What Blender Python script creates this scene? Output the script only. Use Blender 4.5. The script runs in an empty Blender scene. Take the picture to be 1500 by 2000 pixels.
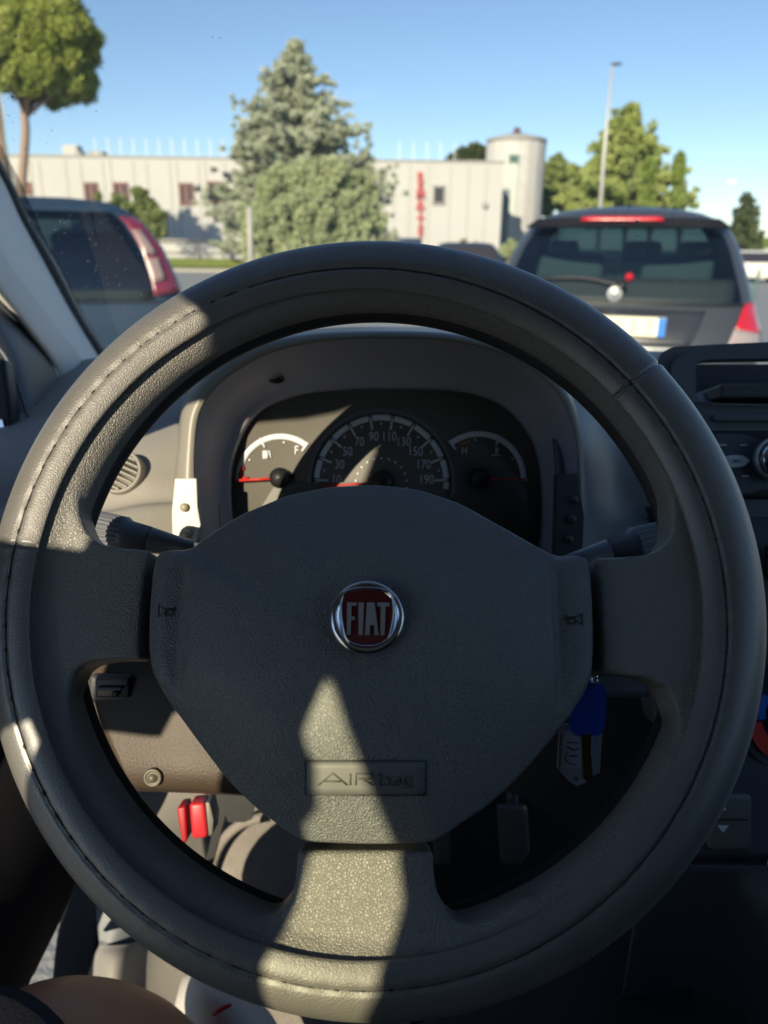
import bpy, bmesh, math, random
import numpy as np
from mathutils import Vector, Matrix
random.seed(7); RNG = np.random.default_rng(7)
sc = bpy.context.scene; COL = sc.collection
rad = math.radians

# ------------------------------------------------------------------ camera
H = 1.28; F = 1500.0; PITCH = rad(19.1); ROLL = rad(0.8)
fwd = np.array([0, math.cos(PITCH), -math.sin(PITCH)])
_r = np.array([1.0, 0, 0]); _u = np.array([0, math.sin(PITCH), math.cos(PITCH)])
RX = _r*math.cos(ROLL) + _u*math.sin(ROLL); UP = -_r*math.sin(ROLL) + _u*math.cos(ROLL)
CAM = np.array([0, 0, H])
cd = bpy.data.cameras.new('camera'); co = bpy.data.objects.new('camera', cd); COL.objects.link(co)
cd.sensor_fit = 'VERTICAL'; cd.sensor_height = 36; cd.lens = 27
cd.clip_start = 0.02; cd.clip_end = 3000
m = Matrix.Identity(4)
for i in range(3):
    m[i][0] = RX[i]; m[i][1] = UP[i]; m[i][2] = -fwd[i]; m[i][3] = CAM[i]
co.matrix_world = m
cd.dof.use_dof = True; cd.dof.focus_distance = 0.42; cd.dof.aperture_fstop = 8.5
sc.camera = co
# ------------------------------------------------------------------ world, sun, exposure
SAZ, SEL = rad(22), rad(24)
SUN = np.array([math.sin(SAZ)*math.cos(SEL), math.cos(SAZ)*math.cos(SEL), -math.sin(SEL)])
w = bpy.data.worlds.new('World'); sc.world = w; w.use_nodes = True
nt = w.node_tree; sky = nt.nodes.new('ShaderNodeTexSky'); sky.sky_type = 'NISHITA'; sky.sun_disc = False
sky.sun_elevation = SEL; sky.sun_rotation = math.atan2(-SUN[0], -SUN[1]); sky.altitude = 1200; sky.dust_density = 0.2; sky.ozone_density = 2.6; sky.air_density = 1.0
bg = nt.nodes['Background']; bg.inputs['Strength'].default_value = 0.1
nt.links.new(sky.outputs[0], bg.inputs['Color'])
sl = bpy.data.lights.new('sun', 'SUN'); sl.energy = 5.0; sl.angle = rad(0.3); sl.color = (1.0, 0.87, 0.64)
so = bpy.data.objects.new('sun', sl); COL.objects.link(so)
so.rotation_euler = Vector(SUN).to_track_quat('-Z', 'Y').to_euler()
sc.view_settings.view_transform = 'Standard'; sc.view_settings.look = 'None'
sc.view_settings.gamma = 1; sc.view_settings.exposure = 0.55
sc.render.engine = 'CYCLES'
sc.cycles.caustics_reflective = False; sc.cycles.caustics_refractive = False
sc.cycles.max_bounces = 10; sc.cycles.transparent_max_bounces = 16

# ------------------------------------------------------------------ geometry helpers
def ray(px, py): return fwd + RX*(px-750)/F + UP*(1000-py)/F
def P(px, py, z): return CAM + ray(px, py)*z
def G(px, py, zz=0.0):                      # point on a horizontal plane
    d = ray(px, py); return CAM + d*((zz-H)/d[2])
def Y_(px, py, y):                          # point at forward distance y
    d = ray(px, py); return CAM + d*(y/d[1])
C0 = P(750-.0021/.3863*F, 1000+.0377/.3863*F, .3863)
NN = 0.0223*RX + .2419*UP - .9703*fwd; NN /= np.linalg.norm(NN)
UU = RX - NN*(RX@NN); UU /= np.linalg.norm(UU); VV = np.cross(NN, UU)
def Wp(px, py, h=0.0):
    d = ray(px, py); return CAM + d*(((C0+NN*h-CAM)@NN)/(d@NN))
def uv(px, py, h=0.0):
    q = Wp(px, py, h)-C0; return np.array([q@UU, q@VV])
def WL(u, v, h): return C0 + UU*u + VV*v + NN*h

ORG = {}
def empty(name, loc, label, cat, group=None):
    o = bpy.data.objects.new(name, None); COL.objects.link(o); o.location = tuple(loc)
    o.empty_display_size = .05
    o['label'] = label; o['category'] = cat
    if group: o['group'] = group
    ORG[o] = np.array(loc, float); return o
def tag(o, label, cat, group=None):
    o['label'] = label; o['category'] = cat
    if group: o['group'] = group
    return o
def part(name, verts, faces, mt, parent=None, smooth=True, label=None, mods=()):
    v = np.asarray(verts, float).reshape(-1, 3)
    org = ORG[parent] if parent is not None else v.mean(0)
    me = bpy.data.meshes.new(name)
    me.from_pydata([tuple(a) for a in (v-org)], [], [tuple(int(i) for i in f) for f in faces])
    me.update()
    bm = bmesh.new(); bm.from_mesh(me); bmesh.ops.recalc_face_normals(bm, faces=bm.faces); bm.to_mesh(me); bm.free()
    if smooth: me.shade_smooth()
    o = bpy.data.objects.new(name, me); COL.objects.link(o)
    if mt: me.materials.append(mt)
    if parent is not None: o.parent = parent; ORG[o] = org
    else: o.location = tuple(org); ORG[o] = org
    if label: o['label'] = label
    for k in mods:
        if k[0] == 'bevel':
            md = o.modifiers.new('bevel', 'BEVEL'); md.width = k[1]; md.segments = 3; md.limit_method = 'ANGLE'; md.angle_limit = rad(35)
            md.harden_normals = False
        if k[0] == 'solid':
            md = o.modifiers.new('solid', 'SOLIDIFY'); md.thickness = k[1]; md.offset = k[2]
        if k[0] == 'sub':
            md = o.modifiers.new('sub', 'SUBSURF'); md.levels = k[1]; md.render_levels = k[1]
    return o
class MB:
    def __init__(s): s.v = []; s.f = []
    def add(s, v, f):
        b = len(s.v); s.v += [np.asarray(a, float) for a in v]; s.f += [tuple(b+i for i in q) for q in f]; return s
    def box(s, c, sx, sy, sz, ax=None):
        ax = ax or (np.eye(3)[0], np.eye(3)[1], np.eye(3)[2]); c = np.asarray(c, float)
        v = [c+ax[0]*sx*i/2+ax[1]*sy*j/2+ax[2]*sz*k/2 for i in (-1, 1) for j in (-1, 1) for k in (-1, 1)]
        return s.add(v, [(0, 1, 3, 2), (4, 6, 7, 5), (0, 4, 5, 1), (2, 3, 7, 6), (0, 2, 6, 4), (1, 5, 7, 3)])
    def tube(s, pts, r, seg=16, caps=True):
        pts = np.asarray(pts, float); n = len(pts); r = np.broadcast_to(r, (n,))
        t = np.gradient(pts, axis=0); t /= np.linalg.norm(t, axis=1)[:, None]
        a = np.cross(t[0], [0, 0, 1.0]);
        if np.linalg.norm(a) < .1: a = np.cross(t[0], [1.0, 0, 0])
        V = []
        for i in range(n):
            a = a - t[i]*(a@t[i]); a /= np.linalg.norm(a); b = np.cross(t[i], a)
            for k in range(seg):
                q = 2*math.pi*k/seg; V.append(pts[i]+(a*math.cos(q)+b*math.sin(q))*r[i])
        Fc = [(i*seg+k, i*seg+(k+1) % seg, (i+1)*seg+(k+1) % seg, (i+1)*seg+k) for i in range(n-1) for k in range(seg)]
        if caps: Fc += [tuple(range(seg))[::-1], tuple((n-1)*seg+k for k in range(seg))]
        return s.add(V, Fc)
    def prism(s, poly, d0, d1):             # poly: 3D points; offsets by vectors d0, d1
        n = len(poly); v = [np.asarray(p)+d0 for p in poly]+[np.asarray(p)+d1 for p in poly]
        return s.add(v, [tuple(range(n)), tuple(range(2*n-1, n-1, -1))]+[(i, (i+1) % n, n+(i+1) % n, n+i) for i in range(n)])
    def loft(s, loops, closed=True, cap0=False, cap1=False):
        n = len(loops[0]); V = [p for L in loops for p in L]; m_ = n if closed else n-1
        Fc = [(i*n+k, i*n+(k+1) % n, (i+1)*n+(k+1) % n, (i+1)*n+k) for i in range(len(loops)-1) for k in range(m_)]
        if cap0: Fc.append(tuple(range(n)))
        if cap1: Fc.append(tuple((len(loops)-1)*n+k for k in range(n)))
        return s.add(V, Fc)
    def lathe(s, prof, c, ax, e1, e2, seg=48):   # prof: (radius, height)
        loops = [[c+ax*h+(e1*math.cos(2*math.pi*k/seg)+e2*math.sin(2*math.pi*k/seg))*r for k in range(seg)] for r, h in prof]
        return s.loft(loops, True, prof[0][0] > 1e-6, prof[-1][0] > 1e-6)
    def build(s, name, mt, parent=None, **k): return part(name, s.v, s.f, mt, parent, **k)
def cr(pts, n, closed=False):               # Catmull-Rom resample
    p = np.asarray(pts, float); N = len(p)
    if closed: q = np.vstack([p[-1], p, p[0], p[1]]); segs = N
    else: q = np.vstack([2*p[0]-p[1], p, 2*p[-1]-p[-2]]); segs = N-1
    out = []
    for i in range(n):
        t = i/(n if closed else n-1)*segs; k = min(int(t), segs-1); t -= k
        a, b, c, d = q[k], q[k+1], q[k+2], q[k+3]
        out.append(.5*((2*b)+(-a+c)*t+(2*a-5*b+4*c-d)*t*t+(-a+3*b-3*c+d)*t**3))
    return np.array(out)
def evenly(p, n):                            # even arclength on closed polyline
    p = np.vstack([p, p[:1]]); L = np.r_[0, np.cumsum(np.linalg.norm(np.diff(p, axis=0), axis=1))]
    t = np.linspace(0, L[-1], n, endpoint=False)
    return np.stack([np.interp(t, L, p[:, k]) for k in range(p.shape[1])], 1)
def sheet(name, rows, mt, parent=None, nu=24, nv=24, thick=.004, **k):
    R = [cr([P(*q) if len(q) == 3 else q[0] for q in row], nu) for row in rows]
    R = np.array(R); R = np.array([cr(R[:, j], nv) for j in range(nu)]).transpose(1, 0, 2)
    return MB().loft(list(R), closed=False).build(name, mt, parent, mods=[('solid', thick, 0)], **k)
def curve_poly(name, loops2d, frame, thick, mt, parent=None, smooth=False, **k):
    """filled planar shape with holes; frame=(o,x,y,n)"""
    cu = bpy.data.curves.new('tmp', 'CURVE'); cu.dimensions = '2D'; cu.fill_mode = 'BOTH'; cu.extrude = thick/2
    for L in loops2d:
        sp = cu.splines.new('POLY'); sp.points.add(len(L)-1); sp.use_cyclic_u = True
        for i, p in enumerate(L): sp.points[i].co = (p[0], p[1], 0, 1)
    return _from_curve(name, cu, frame, mt, parent, smooth, **k)
def _from_curve(name, cu, frame, mt, parent, smooth=False, **k):
    o = bpy.data.objects.new('tmp', cu); COL.objects.link(o)
    dg = bpy.context.evaluated_depsgraph_get(); me = o.evaluated_get(dg).to_mesh()
    v = np.array([tuple(a.co) for a in me.vertices]); f = [tuple(p.vertices) for p in me.polygons]
    o.to_mesh_clear(); bpy.data.objects.remove(o); bpy.data.curves.remove(cu)
    O, X, Y, N = frame
    vv = O+v[:, :1]*X+v[:, 1:2]*Y+v[:, 2:3]*N
    return part(name, vv, f, mt, parent, smooth=smooth, **k)
def text(name, s, size, frame, mt, parent=None, extrude=.0004, sx=1.0, bold=0.0, **k):
    cu = bpy.data.curves.new('tmp', 'FONT'); cu.body = s; cu.size = size; cu.align_x = 'CENTER'; cu.align_y = 'CENTER'
    cu.extrude = extrude; cu.offset = bold; cu.resolution_u = 4
    O, X, Y, N = frame
    return _from_curve(name, cu, (O, X*sx, Y, N), mt, parent, **k)

# ------------------------------------------------------------------ materials
MATS = {}
def mat(name, col, rough=.5, metal=0., spec=.5, bump=None, var=None, coat=0., sheen=0., emit=None, coords='Object'):
    if name in MATS: return MATS[name]
    m_ = bpy.data.materials.new(name); m_.use_nodes = True; t = m_.node_tree; b = t.nodes['Principled BSDF']
    b.inputs['Base Color'].default_value = (*col, 1); b.inputs['Roughness'].default_value = rough
    b.inputs['Metallic'].default_value = metal; b.inputs['Specular IOR Level'].default_value = spec
    b.inputs['Coat Weight'].default_value = coat; b.inputs['Coat IOR'].default_value = 1.85 if coat == .5 else 1.5; b.inputs['Coat Roughness'].default_value = min(rough, .36)
    tc = t.nodes.new('ShaderNodeTexCoord')
    if var:                                  # (scale, amount, colour2)
        n = t.nodes.new('ShaderNodeTexNoise'); n.inputs['Scale'].default_value = var[0]; n.inputs['Detail'].default_value = 6
        n.inputs['Roughness'].default_value = .6
        t.links.new(tc.outputs[coords], n.inputs['Vector'])
        rp = t.nodes.new('ShaderNodeMapRange'); rp.inputs['From Min'].default_value = .5-var[1]; rp.inputs['From Max'].default_value = .5+var[1]
        t.links.new(n.outputs['Fac'], rp.inputs['Value'])
        mx = t.nodes.new('ShaderNodeMix'); mx.data_type = 'RGBA'
        mx.inputs['A'].default_value = (*col, 1); mx.inputs['B'].default_value = (*var[2], 1)
        t.links.new(rp.outputs[0], mx.inputs['Factor']); t.links.new(mx.outputs['Result'], b.inputs['Base Color'])
    if bump:
        last = None
        for kind, scale, dist, strength in bump:
            if kind == 'noise':
                n = t.nodes.new('ShaderNodeTexNoise'); n.inputs['Detail'].default_value = 4; out = n.outputs['Fac']
            elif kind == 'voro':
                n = t.nodes.new('ShaderNodeTexVoronoi'); n.feature = 'DISTANCE_TO_EDGE'; out = n.outputs['Distance']
            elif kind == 'grain':
                n = t.nodes.new('ShaderNodeTexVoronoi'); n.feature = 'SMOOTH_F1'; out = n.outputs['Distance']
            elif kind == 'wave':
                n = t.nodes.new('ShaderNodeTexWave'); n.inputs['Distortion'].default_value = .0; out = n.outputs['Fac']
            n.inputs['Scale'].default_value = scale
            if kind == 'voro':               # warp the cells so creases wander
                nz = t.nodes.new('ShaderNodeTexNoise'); nz.inputs['Scale'].default_value = scale*.6
                t.links.new(tc.outputs[coords], nz.inputs['Vector'])
                ad = t.nodes.new('ShaderNodeVectorMath'); ad.operation = 'MULTIPLY_ADD'
                ad.inputs[1].default_value = (1.2/scale,)*3
                t.links.new(nz.outputs['Color'], ad.inputs[0]); t.links.new(tc.outputs[coords], ad.inputs[2])
                t.links.new(ad.outputs[0], n.inputs['Vector'])
                mr = t.nodes.new('ShaderNodeMapRange'); mr.inputs['From Max'].default_value = .22; t.links.new(out, mr.inputs['Value']); out = mr.outputs[0]
            else: t.links.new(tc.outputs[coords], n.inputs['Vector'])
            bp = t.nodes.new('ShaderNodeBump'); bp.inputs['Distance'].default_value = dist; bp.inputs['Strength'].default_value = strength
            t.links.new(out, bp.inputs['Height'])
            if last: t.links.new(last.outputs[0], bp.inputs['Normal'])
            last = bp
        t.links.new(last.outputs[0], b.inputs['Normal'])
    if emit:
        b.inputs['Emission Color'].default_value = (*emit[0], 1); b.inputs['Emission Strength'].default_value = emit[1]
    MATS[name] = m_; return m_
def glass(name, tint, refl=.08, dust=0., rough=.02, edge=.9):
    m_ = bpy.data.materials.new(name); m_.use_nodes = True; t = m_.node_tree; t.nodes.clear()
    o = t.nodes.new('ShaderNodeOutputMaterial'); tr = t.nodes.new('ShaderNodeBsdfTransparent'); tr.inputs[0].default_value = (*tint, 1)
    gl = t.nodes.new('ShaderNodeBsdfGlossy'); gl.inputs['Roughness'].default_value = rough
    fr = t.nodes.new('ShaderNodeLayerWeight'); fr.inputs['Blend'].default_value = .5
    pw = t.nodes.new('ShaderNodeMath'); pw.operation = 'POWER'; pw.inputs[1].default_value = 5.0; t.links.new(fr.outputs['Facing'], pw.inputs[0])
    ml = t.nodes.new('ShaderNodeMath'); ml.operation = 'MULTIPLY_ADD'; ml.inputs[1].default_value = edge; ml.inputs[2].default_value = refl
    t.links.new(pw.outputs[0], ml.inputs[0])
    mx = t.nodes.new('ShaderNodeMixShader'); t.links.new(ml.outputs[0], mx.inputs[0]); t.links.new(tr.outputs[0], mx.inputs[1]); t.links.new(gl.outputs[0], mx.inputs[2])
    last = mx
    if dust:
        df = t.nodes.new('ShaderNodeBsdfTranslucent'); df.inputs[0].default_value = (.9, .9, .88, 1)
        m2 = t.nodes.new('ShaderNodeMixShader')
        tc = t.nodes.new('ShaderNodeTexCoord'); n = t.nodes.new('ShaderNodeTexNoise'); n.inputs['Scale'].default_value = 9; n.inputs['Detail'].default_value = 8
        t.links.new(tc.outputs['Object'], n.inputs['Vector'])
        mm = t.nodes.new('ShaderNodeMath'); mm.operation = 'MULTIPLY'; mm.inputs[1].default_value = dust*2
        t.links.new(n.outputs['Fac'], mm.inputs[0]); t.links.new(mm.outputs[0], m2.inputs[0])
        t.links.new(mx.outputs[0], m2.inputs[1]); t.links.new(df.outputs[0], m2.inputs[2]); last = m2
    t.links.new(last.outputs[0], o.inputs[0]); MATS[name] = m_; return m_

LEATHER = mat('cover_leather', (.104, .099, .091), .54, spec=1.0, coat=.5, bump=[('grain', 1500, .0006, .6), ('noise', 60, .0006, .2)], var=(30, .25, (.135, .128, .118)))
CORE = mat('wheel_leather', (.18, .173, .155), .5, spec=1.0, coat=.3, bump=[('voro', 700, .0006, .6), ('grain', 1700, .0005, .4)], var=(25, .25, (.205, .196, .178)))
PAD = mat('pad_plastic', (.14, .146, .15), .5, spec=1.0, coat=.3, bump=[('grain', 1500, .0014, .9), ('noise', 700, .0004, .4)], var=(18, .25, (.165, .17, .168)))
PLATE = mat('plate_plastic', (.15, .153, .15), .6, spec=.7, bump=[('noise', 700, .0001, .2)])
SEAMM = mat('seam_thread', (.035, .034, .034), .7)
DARK = mat('dark_trim', (.055, .058, .065), .5, bump=[('grain', 900, .0003, .4)])
BLACK = mat('black_plastic', (.012, .013, .015), .4)
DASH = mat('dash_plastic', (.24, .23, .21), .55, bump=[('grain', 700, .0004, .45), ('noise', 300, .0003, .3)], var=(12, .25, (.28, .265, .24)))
DASHD = mat('dash_plastic_shaded', (.11, .125, .145), .5, bump=[('grain', 800, .0003, .4)], var=(10, .25, (.13, .14, .155)))  # darker, bluer copy of the dash plastic with shade put into the colour
FRAME = mat('binnacle_frame', (.21, .20, .17), .42, bump=[('noise', 500, .0002, .3)], var=(15, .2, (.23, .215, .185)))
LFRAME = mat('binnacle_frame_sunlit', (.42, .41, .37), .4, bump=[('noise', 600, .0001, .2)])  # paler copy of the frame plastic, sunlight put into the colour
STALK = mat('stalk_plastic', (.12, .128, .145), .42)
CHROME = mat('chrome', (.75, .76, .78), .12, 1.0)
SATIN = mat('satin_metal', (.62, .62, .62), .32, .65)
PILLAR = mat('pillar_trim', (.84, .82, .77), .7, bump=[('noise', 900, .0002, .3)], var=(4, .3, (.86, .84, .79)))
CARPET = mat('carpet', (.20, .18, .16), .95, bump=[('noise', 500, .002, .8)], var=(60, .2, (.25, .225, .20)))
# ================================================================== THE VEHICLE SHELL (roof, sides)
body = empty('van_body', (0, 0, 1.7), 'dark lined roof, pillars and side walls of the van around the driver, the unseen left one shaped to cut the sunlight', 'van cabin')
HOLE1 = [(.33, .58), (.30, .92), (.18, 1.02), (.15, 1.25), (.12, 1.36), (.061, 1.408), (.023, 1.444), (-.10, 1.488), (-.19, 1.534), (-.251, 1.566), (-.305, 1.594), (-.371, 1.632), (-.423, 1.666), (-.484, 1.678), (-.50, 1.679),
         (-.475, 1.62), (-.45, 1.56), (-.428, 1.508), (-.418, 1.505), (-.313, 1.46), (-.262, 1.432), (-.225, 1.385), (-.203, 1.34), (-.207, 1.295), (-.22, 1.286), (-.317, 1.329), (-.329, 1.352), (-.36, 1.372), (-.393, 1.401), (-.445, 1.434),
         (-.468, 1.432), (-.452, 1.34), (-.45, 1.25), (-.42, 1.10), (-.3, .90), (-.12, .58)]  # outline projected back from the wanted sun areas, with a notch that shades
HOLE2 = [(-.772, 1.622), (-.762, 1.600), (-.752, 1.578), (-.758, 1.574), (-.772, 1.573), (-.779, 1.554), (-.764, 1.538), (-.767, 1.532), (-.767, 1.501), (-.755, 1.474), (-.753, 1.471), (-.757, 1.462), (-.764, 1.449), (-.80, 1.40),
         (-.88, 1.42), (-.888, 1.509), (-.90, 1.53), (-.898, 1.536), (-.902, 1.566), (-.886, 1.578), (-.884, 1.588), (-.866, 1.598), (-.840, 1.609), (-.800, 1.622)]  # outline shaped to throw the sun patch on the hub
outer = [(.55, .1), (.55, 1.60), (.30, 1.80), (-2.4, 1.80), (-2.4, .1)]
YX, ZX, XX = np.array([0, 1., 0]), np.array([0, 0, 1.]), np.array([1., 0, 0])
LINING = mat('cabin_lining', (.07, .07, .075), .9, bump=[('noise', 300, .001, .3)])
curve_poly('sun_mask_wall', [outer, HOLE1, HOLE2], (np.array([-.456, 0, 0]), YX, ZX, XX), .01, LINING, body)  # unseen wall added to mask the sun; its openings shape the patches
GREEN = glass('green_glass', (.99, 1.0, .91), .01, edge=.08)
MB().box((-.466, -.83, 1.51), .004, .26, .3).build('tinted_quarter_glass', GREEN, body, smooth=False)
HEADL = mat('headliner', (.42, .43, .44), .9, bump=[('noise', 300, .001, .3)])
sheet('roof', [[(np.array([-.47, y, 1.775+.03*math.sin((y+2.4)/3*3.1)]),), (np.array([.3, y, 1.80+.03*math.sin((y+2.4)/3*3.1)]),), (np.array([1.0, y, 1.775]),)] for y in (-2.4, -1.2, -.3, .25)], HEADL, body, thick=.02)
MB().box((1.0, -.95, .58), .04, 3.1, 1.06).box((1.0, -1.5, 1.44), .05, 1.9, .66).build('passenger_side', LINING, body, smooth=False)
MB().box((.27, -2.42, .95), 1.46, .04, 1.66).build('rear_bulkhead', LINING, body, smooth=False)
MB().box((.27, -.9, .16), 1.46, 3.2, .08).build('floor_pan', CARPET, body, smooth=False)
# ================================================================== STEERING WHEEL
R0, RC, RV = .1713, .0178, .0213
sw = empty('steering_wheel', C0, 'big black leather wrapped steering wheel with three spokes filling the picture', 'steering wheel')
def frame_mesh():
    b = MB(); L = []
    for i in range(200):
        t = 2*math.pi*i/200
        L.append([WL((R0+RC*math.cos(a))*math.cos(t), (R0+RC*math.cos(a))*math.sin(t), RC*math.sin(a)*.98) for a in np.linspace(0, 2*math.pi, 28, endpoint=False)])
    L.append(L[0]); b.loft(L)
    hs = .006
    left = [(303, 1079), (250, 1075), (205, 1067), (176, 1045), (163, 1010), (160, 975), (172, 935), (110, 935), (40, 1100), (35, 1250), (60, 1400), (125, 1500), (175, 1500), (152, 1420), (146, 1370), (148, 1335), (160, 1308), (185, 1294), (230, 1289), (282, 1290), (284, 1200), (291, 1130)]
    right = [(1152, 1093), (1200, 1091), (1252, 1089), (1288, 1073), (1304, 1045), (1307, 1010), (1300, 970), (1285, 925), (1350, 925), (1420, 1100), (1428, 1250), (1400, 1420), (1340, 1510), (1290, 1500), (1312, 1440), (1311, 1390), (1294, 1345), (1252, 1323), (1200, 1318), (1167, 1318), (1168, 1240), (1160, 1150)]
    low = [(582, 1656), (581, 1700), (573, 1745), (550, 1775), (515, 1788), (460, 1775), (400, 1740), (370, 1800), (430, 1880), (600, 1960), (750, 1975), (900, 1960), (1010, 1870), (1060, 1790), (1030, 1740), (960, 1785), (905, 1799), (875, 1785), (853, 1745), (846, 1700), (846, 1656)]
    for poly in (left, right, low):
        q = [uv(x, y, hs) for x, y in poly]
        b.prism([WL(a, c, 0) for a, c in q], -NN*.012, NN*.0125)
    return b
hubp = [uv(x, y, -.006) for x, y in ((330, 1085), (1130, 1092), (1195, 1110), (1198, 1298), (1160, 1300), (1085, 1400), (975, 1500), (828, 1620), (828, 1700), (602, 1700), (602, 1620), (480, 1500), (352, 1375), (292, 1283), (252, 1280), (257, 1100))]
MB().prism([WL(a, c, 0) for a, c in hubp], -NN*.034, -NN*.013).build('hub_plate', BLACK, sw, smooth=False)
fm = frame_mesh()
tmp = part('tmp', fm.v, fm.f, None)
org = ORG[tmp]
rm = tmp.modifiers.new('r', 'REMESH'); rm.mode = 'VOXEL'; rm.voxel_size = .0016; rm.use_smooth_shade = True
sm = tmp.modifiers.new('s', 'SMOOTH'); sm.factor = .5; sm.iterations = 14
dg = bpy.context.evaluated_depsgraph_get(); me = tmp.evaluated_get(dg).to_mesh()
nv = len(me.vertices); va = np.empty(nv*3); me.vertices.foreach_get('co', va); va = va.reshape(-1, 3)+org
na = np.empty(nv*3); me.vertices.foreach_get('normal', na); na = na.reshape(-1, 3)
fa = [tuple(p.vertices) for p in me.polygons]
tmp.to_mesh_clear(); bpy.data.objects.remove(tmp)
q = va-C0; ua, vb = q@UU, q@VV; rr = np.hypot(ua, vb)
fc = np.array([(ua[list(f)].mean(), vb[list(f)].mean()) for f in fa]); fr_ = np.hypot(fc[:, 0], fc[:, 1])
kind = np.zeros(len(fa), int)
ins = fr_ < .1535
kind[ins & (fc[:, 0] < 0) & (abs(fc[:, 0]) > abs(fc[:, 1]))] = 1
kind[ins & (fc[:, 0] > 0) & (abs(fc[:, 0]) > abs(fc[:, 1]))] = 2
kind[ins & (fc[:, 1] < 0) & (abs(fc[:, 0]) <= abs(fc[:, 1]))] = 3
for k, nm in ((0, 'rim'), (1, 'spoke'), (2, 'spoke'), (3, 'spoke')):
    sel = [fa[i] for i in np.nonzero(kind == k)[0]]
    if not sel: continue
    ids = sorted({i for f in sel for i in f}); mp = {a: i for i, a in enumerate(ids)}
    me2 = bpy.data.meshes.new(nm); me2.from_pydata([tuple(a) for a in va[ids]-C0], [], [tuple(mp[i] for i in f) for f in sel]); me2.update()
    me2.shade_smooth(); me2.normals_split_custom_set_from_vertices([tuple(a) for a in na[ids]])
    o = bpy.data.objects.new(nm, me2); COL.objects.link(o); me2.materials.append(CORE); o.parent = sw; ORG[o] = C0
MB().loft([[WL((.1635+.0108*math.cos(a))*math.cos(t), (.1635+.0108*math.cos(a))*math.sin(t), -.0105+.0108*math.sin(a)) for a in np.linspace(0, 2*math.pi, 20, endpoint=False)] for t in np.linspace(0, 2*math.pi, 181)]).build('rim_back', mat('rim_back_rubber', (.03, .03, .032), .5), sw)
# wrapped cover
def phis(t): return rad(91+14.5*math.cos(t)+10.5*math.sin(t))
J = [math.atan2(*uv(38, 1066, .018)[::-1]), math.atan2(*uv(1268, 722, .018)[::-1])]
def cover_r(t, ph):
    ps = phis(t); r = RV
    r += .0004*math.sin(t*3+1)*math.sin(ph)
    r -= .0013*math.exp(-((ph-ps)/.045)**2)
    r -= .00027*math.exp(-((ph-ps)/.13)**2)*(.5+.5*math.sin(t*R0/.0062*2*math.pi/2))
    for j in J:
        d = math.atan2(math.sin(t-j), math.cos(t-j))
        r -= .0016*math.exp(-(d/.0045)**2) - .0004*math.exp(-(d/.02)**2)
    return r
NT, NP = 1080, 72; L = []
for i in range(NT):
    t = 2*math.pi*i/NT; e0, e1 = rad(-140), phis(t)+rad(31); row = []
    for k in range(NP):
        ph = e0+(e1-e0)*k/(NP-1); r = cover_r(t, ph)
        row.append(WL((R0+r*math.cos(ph))*math.cos(t), (R0+r*math.cos(ph))*math.sin(t), r*math.sin(ph)))
    for dr, dp in ((-.0003, .012), (-.0008, .018), (-.0014, .012), (-.0022, -.02)):
        ph = e1+dp; r = RV+dr; row.append(WL((R0+r*math.cos(ph))*math.cos(t), (R0+r*math.cos(ph))*math.sin(t), r*math.sin(ph)))
    L.append(row)
L.append(L[0])
cov = MB().loft(L, closed=False).build('rim_cover', LEATHER, sw)
sp = [];
for i in range(721):
    t = 2*math.pi*i/720; ph = phis(t); r = RV-.0012+.0003*max(0, math.sin(t*R0/.0062*math.pi*.5))
    sp.append(WL((R0+r*math.cos(ph))*math.cos(t), (R0+r*math.cos(ph))*math.sin(t), r*math.sin(ph)))
b = MB().tube(sp, .00045, 6, False)
for i in range(0, 1080, 11):
    t = 2*math.pi*i/1080; ph = phis(t)+.004; r = RV-.0006
    c = WL((R0+r*math.cos(ph))*math.cos(t), (R0+r*math.cos(ph))*math.sin(t), r*math.sin(ph)); tg = -UU*math.sin(t)+VV*math.cos(t)
    b.tube([c-tg*.0012-NN*.0002, c, c+tg*.0012-NN*.0002], [.0003, .0006, .0003], 6)
b.build('seam', SEAMM, cov)
# airbag pad
OUT = [(735, 946), (820, 956), (900, 983), (980, 1028), (1040, 1062), (1085, 1086), (1133, 1085), (1147, 1091), (1153, 1112), (1158, 1180), (1160, 1260), (1157, 1315), (1142, 1355), (1113, 1400), (1072, 1452), (1035, 1495), (1000, 1533), (950, 1577), (900, 1610), (868, 1634), (840, 1647), (720, 1650), (600, 1645), (576, 1634), (540, 1610), (500, 1580), (440, 1520), (380, 1440), (325, 1365), (297, 1313), (290, 1270), (291, 1195), (297, 1125), (303, 1090), (314, 1076), (372, 1073), (400, 1050), (470, 1004), (560, 967), (645, 950)]
o2 = np.array([uv(x, y, .02) for x, y in OUT])
dens = []
for i in range(len(o2)):
    a, b_ = o2[i], o2[(i+1) % len(o2)]
    for t in np.linspace(0, 1, 12, endpoint=False): dens.append(a+(b_-a)*t)
dens = np.array(dens)
for _ in range(10): dens = (np.roll(dens, 1, 0)+2*dens+np.roll(dens, -1, 0))/4
dens = evenly(dens, 240)
pc = uv(722, 1290, .03)
emc = uv(717, 1207, .043)
def sst(a, b_, x):
    t = min(max((x-a)/(b_-a), 0), 1); return t*t*(3-2*t)
def pad_h(s, u, v):
    h = .0215+.0215*(1-s**2.6)
    uc = u-pc[0]
    fl = sst(.083, .088, abs(uc)); h = h*(1-fl)+min(h, .0250)*fl
    d = math.hypot(u-emc[0], v-emc[1]); h -= .0022*(1-sst(.017, .034, d))
    return h
loops = []
for hh, s in ((-.012, .985), (.0, .995), (.012, 1.0), (.0175, 1.0), (.0200, .9965), (.0212, .991)):
    loops.append([WL(*(pc+(p-pc)*s), hh) for p in dens])
SS = list(np.linspace(.985, .02, 70))
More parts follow.
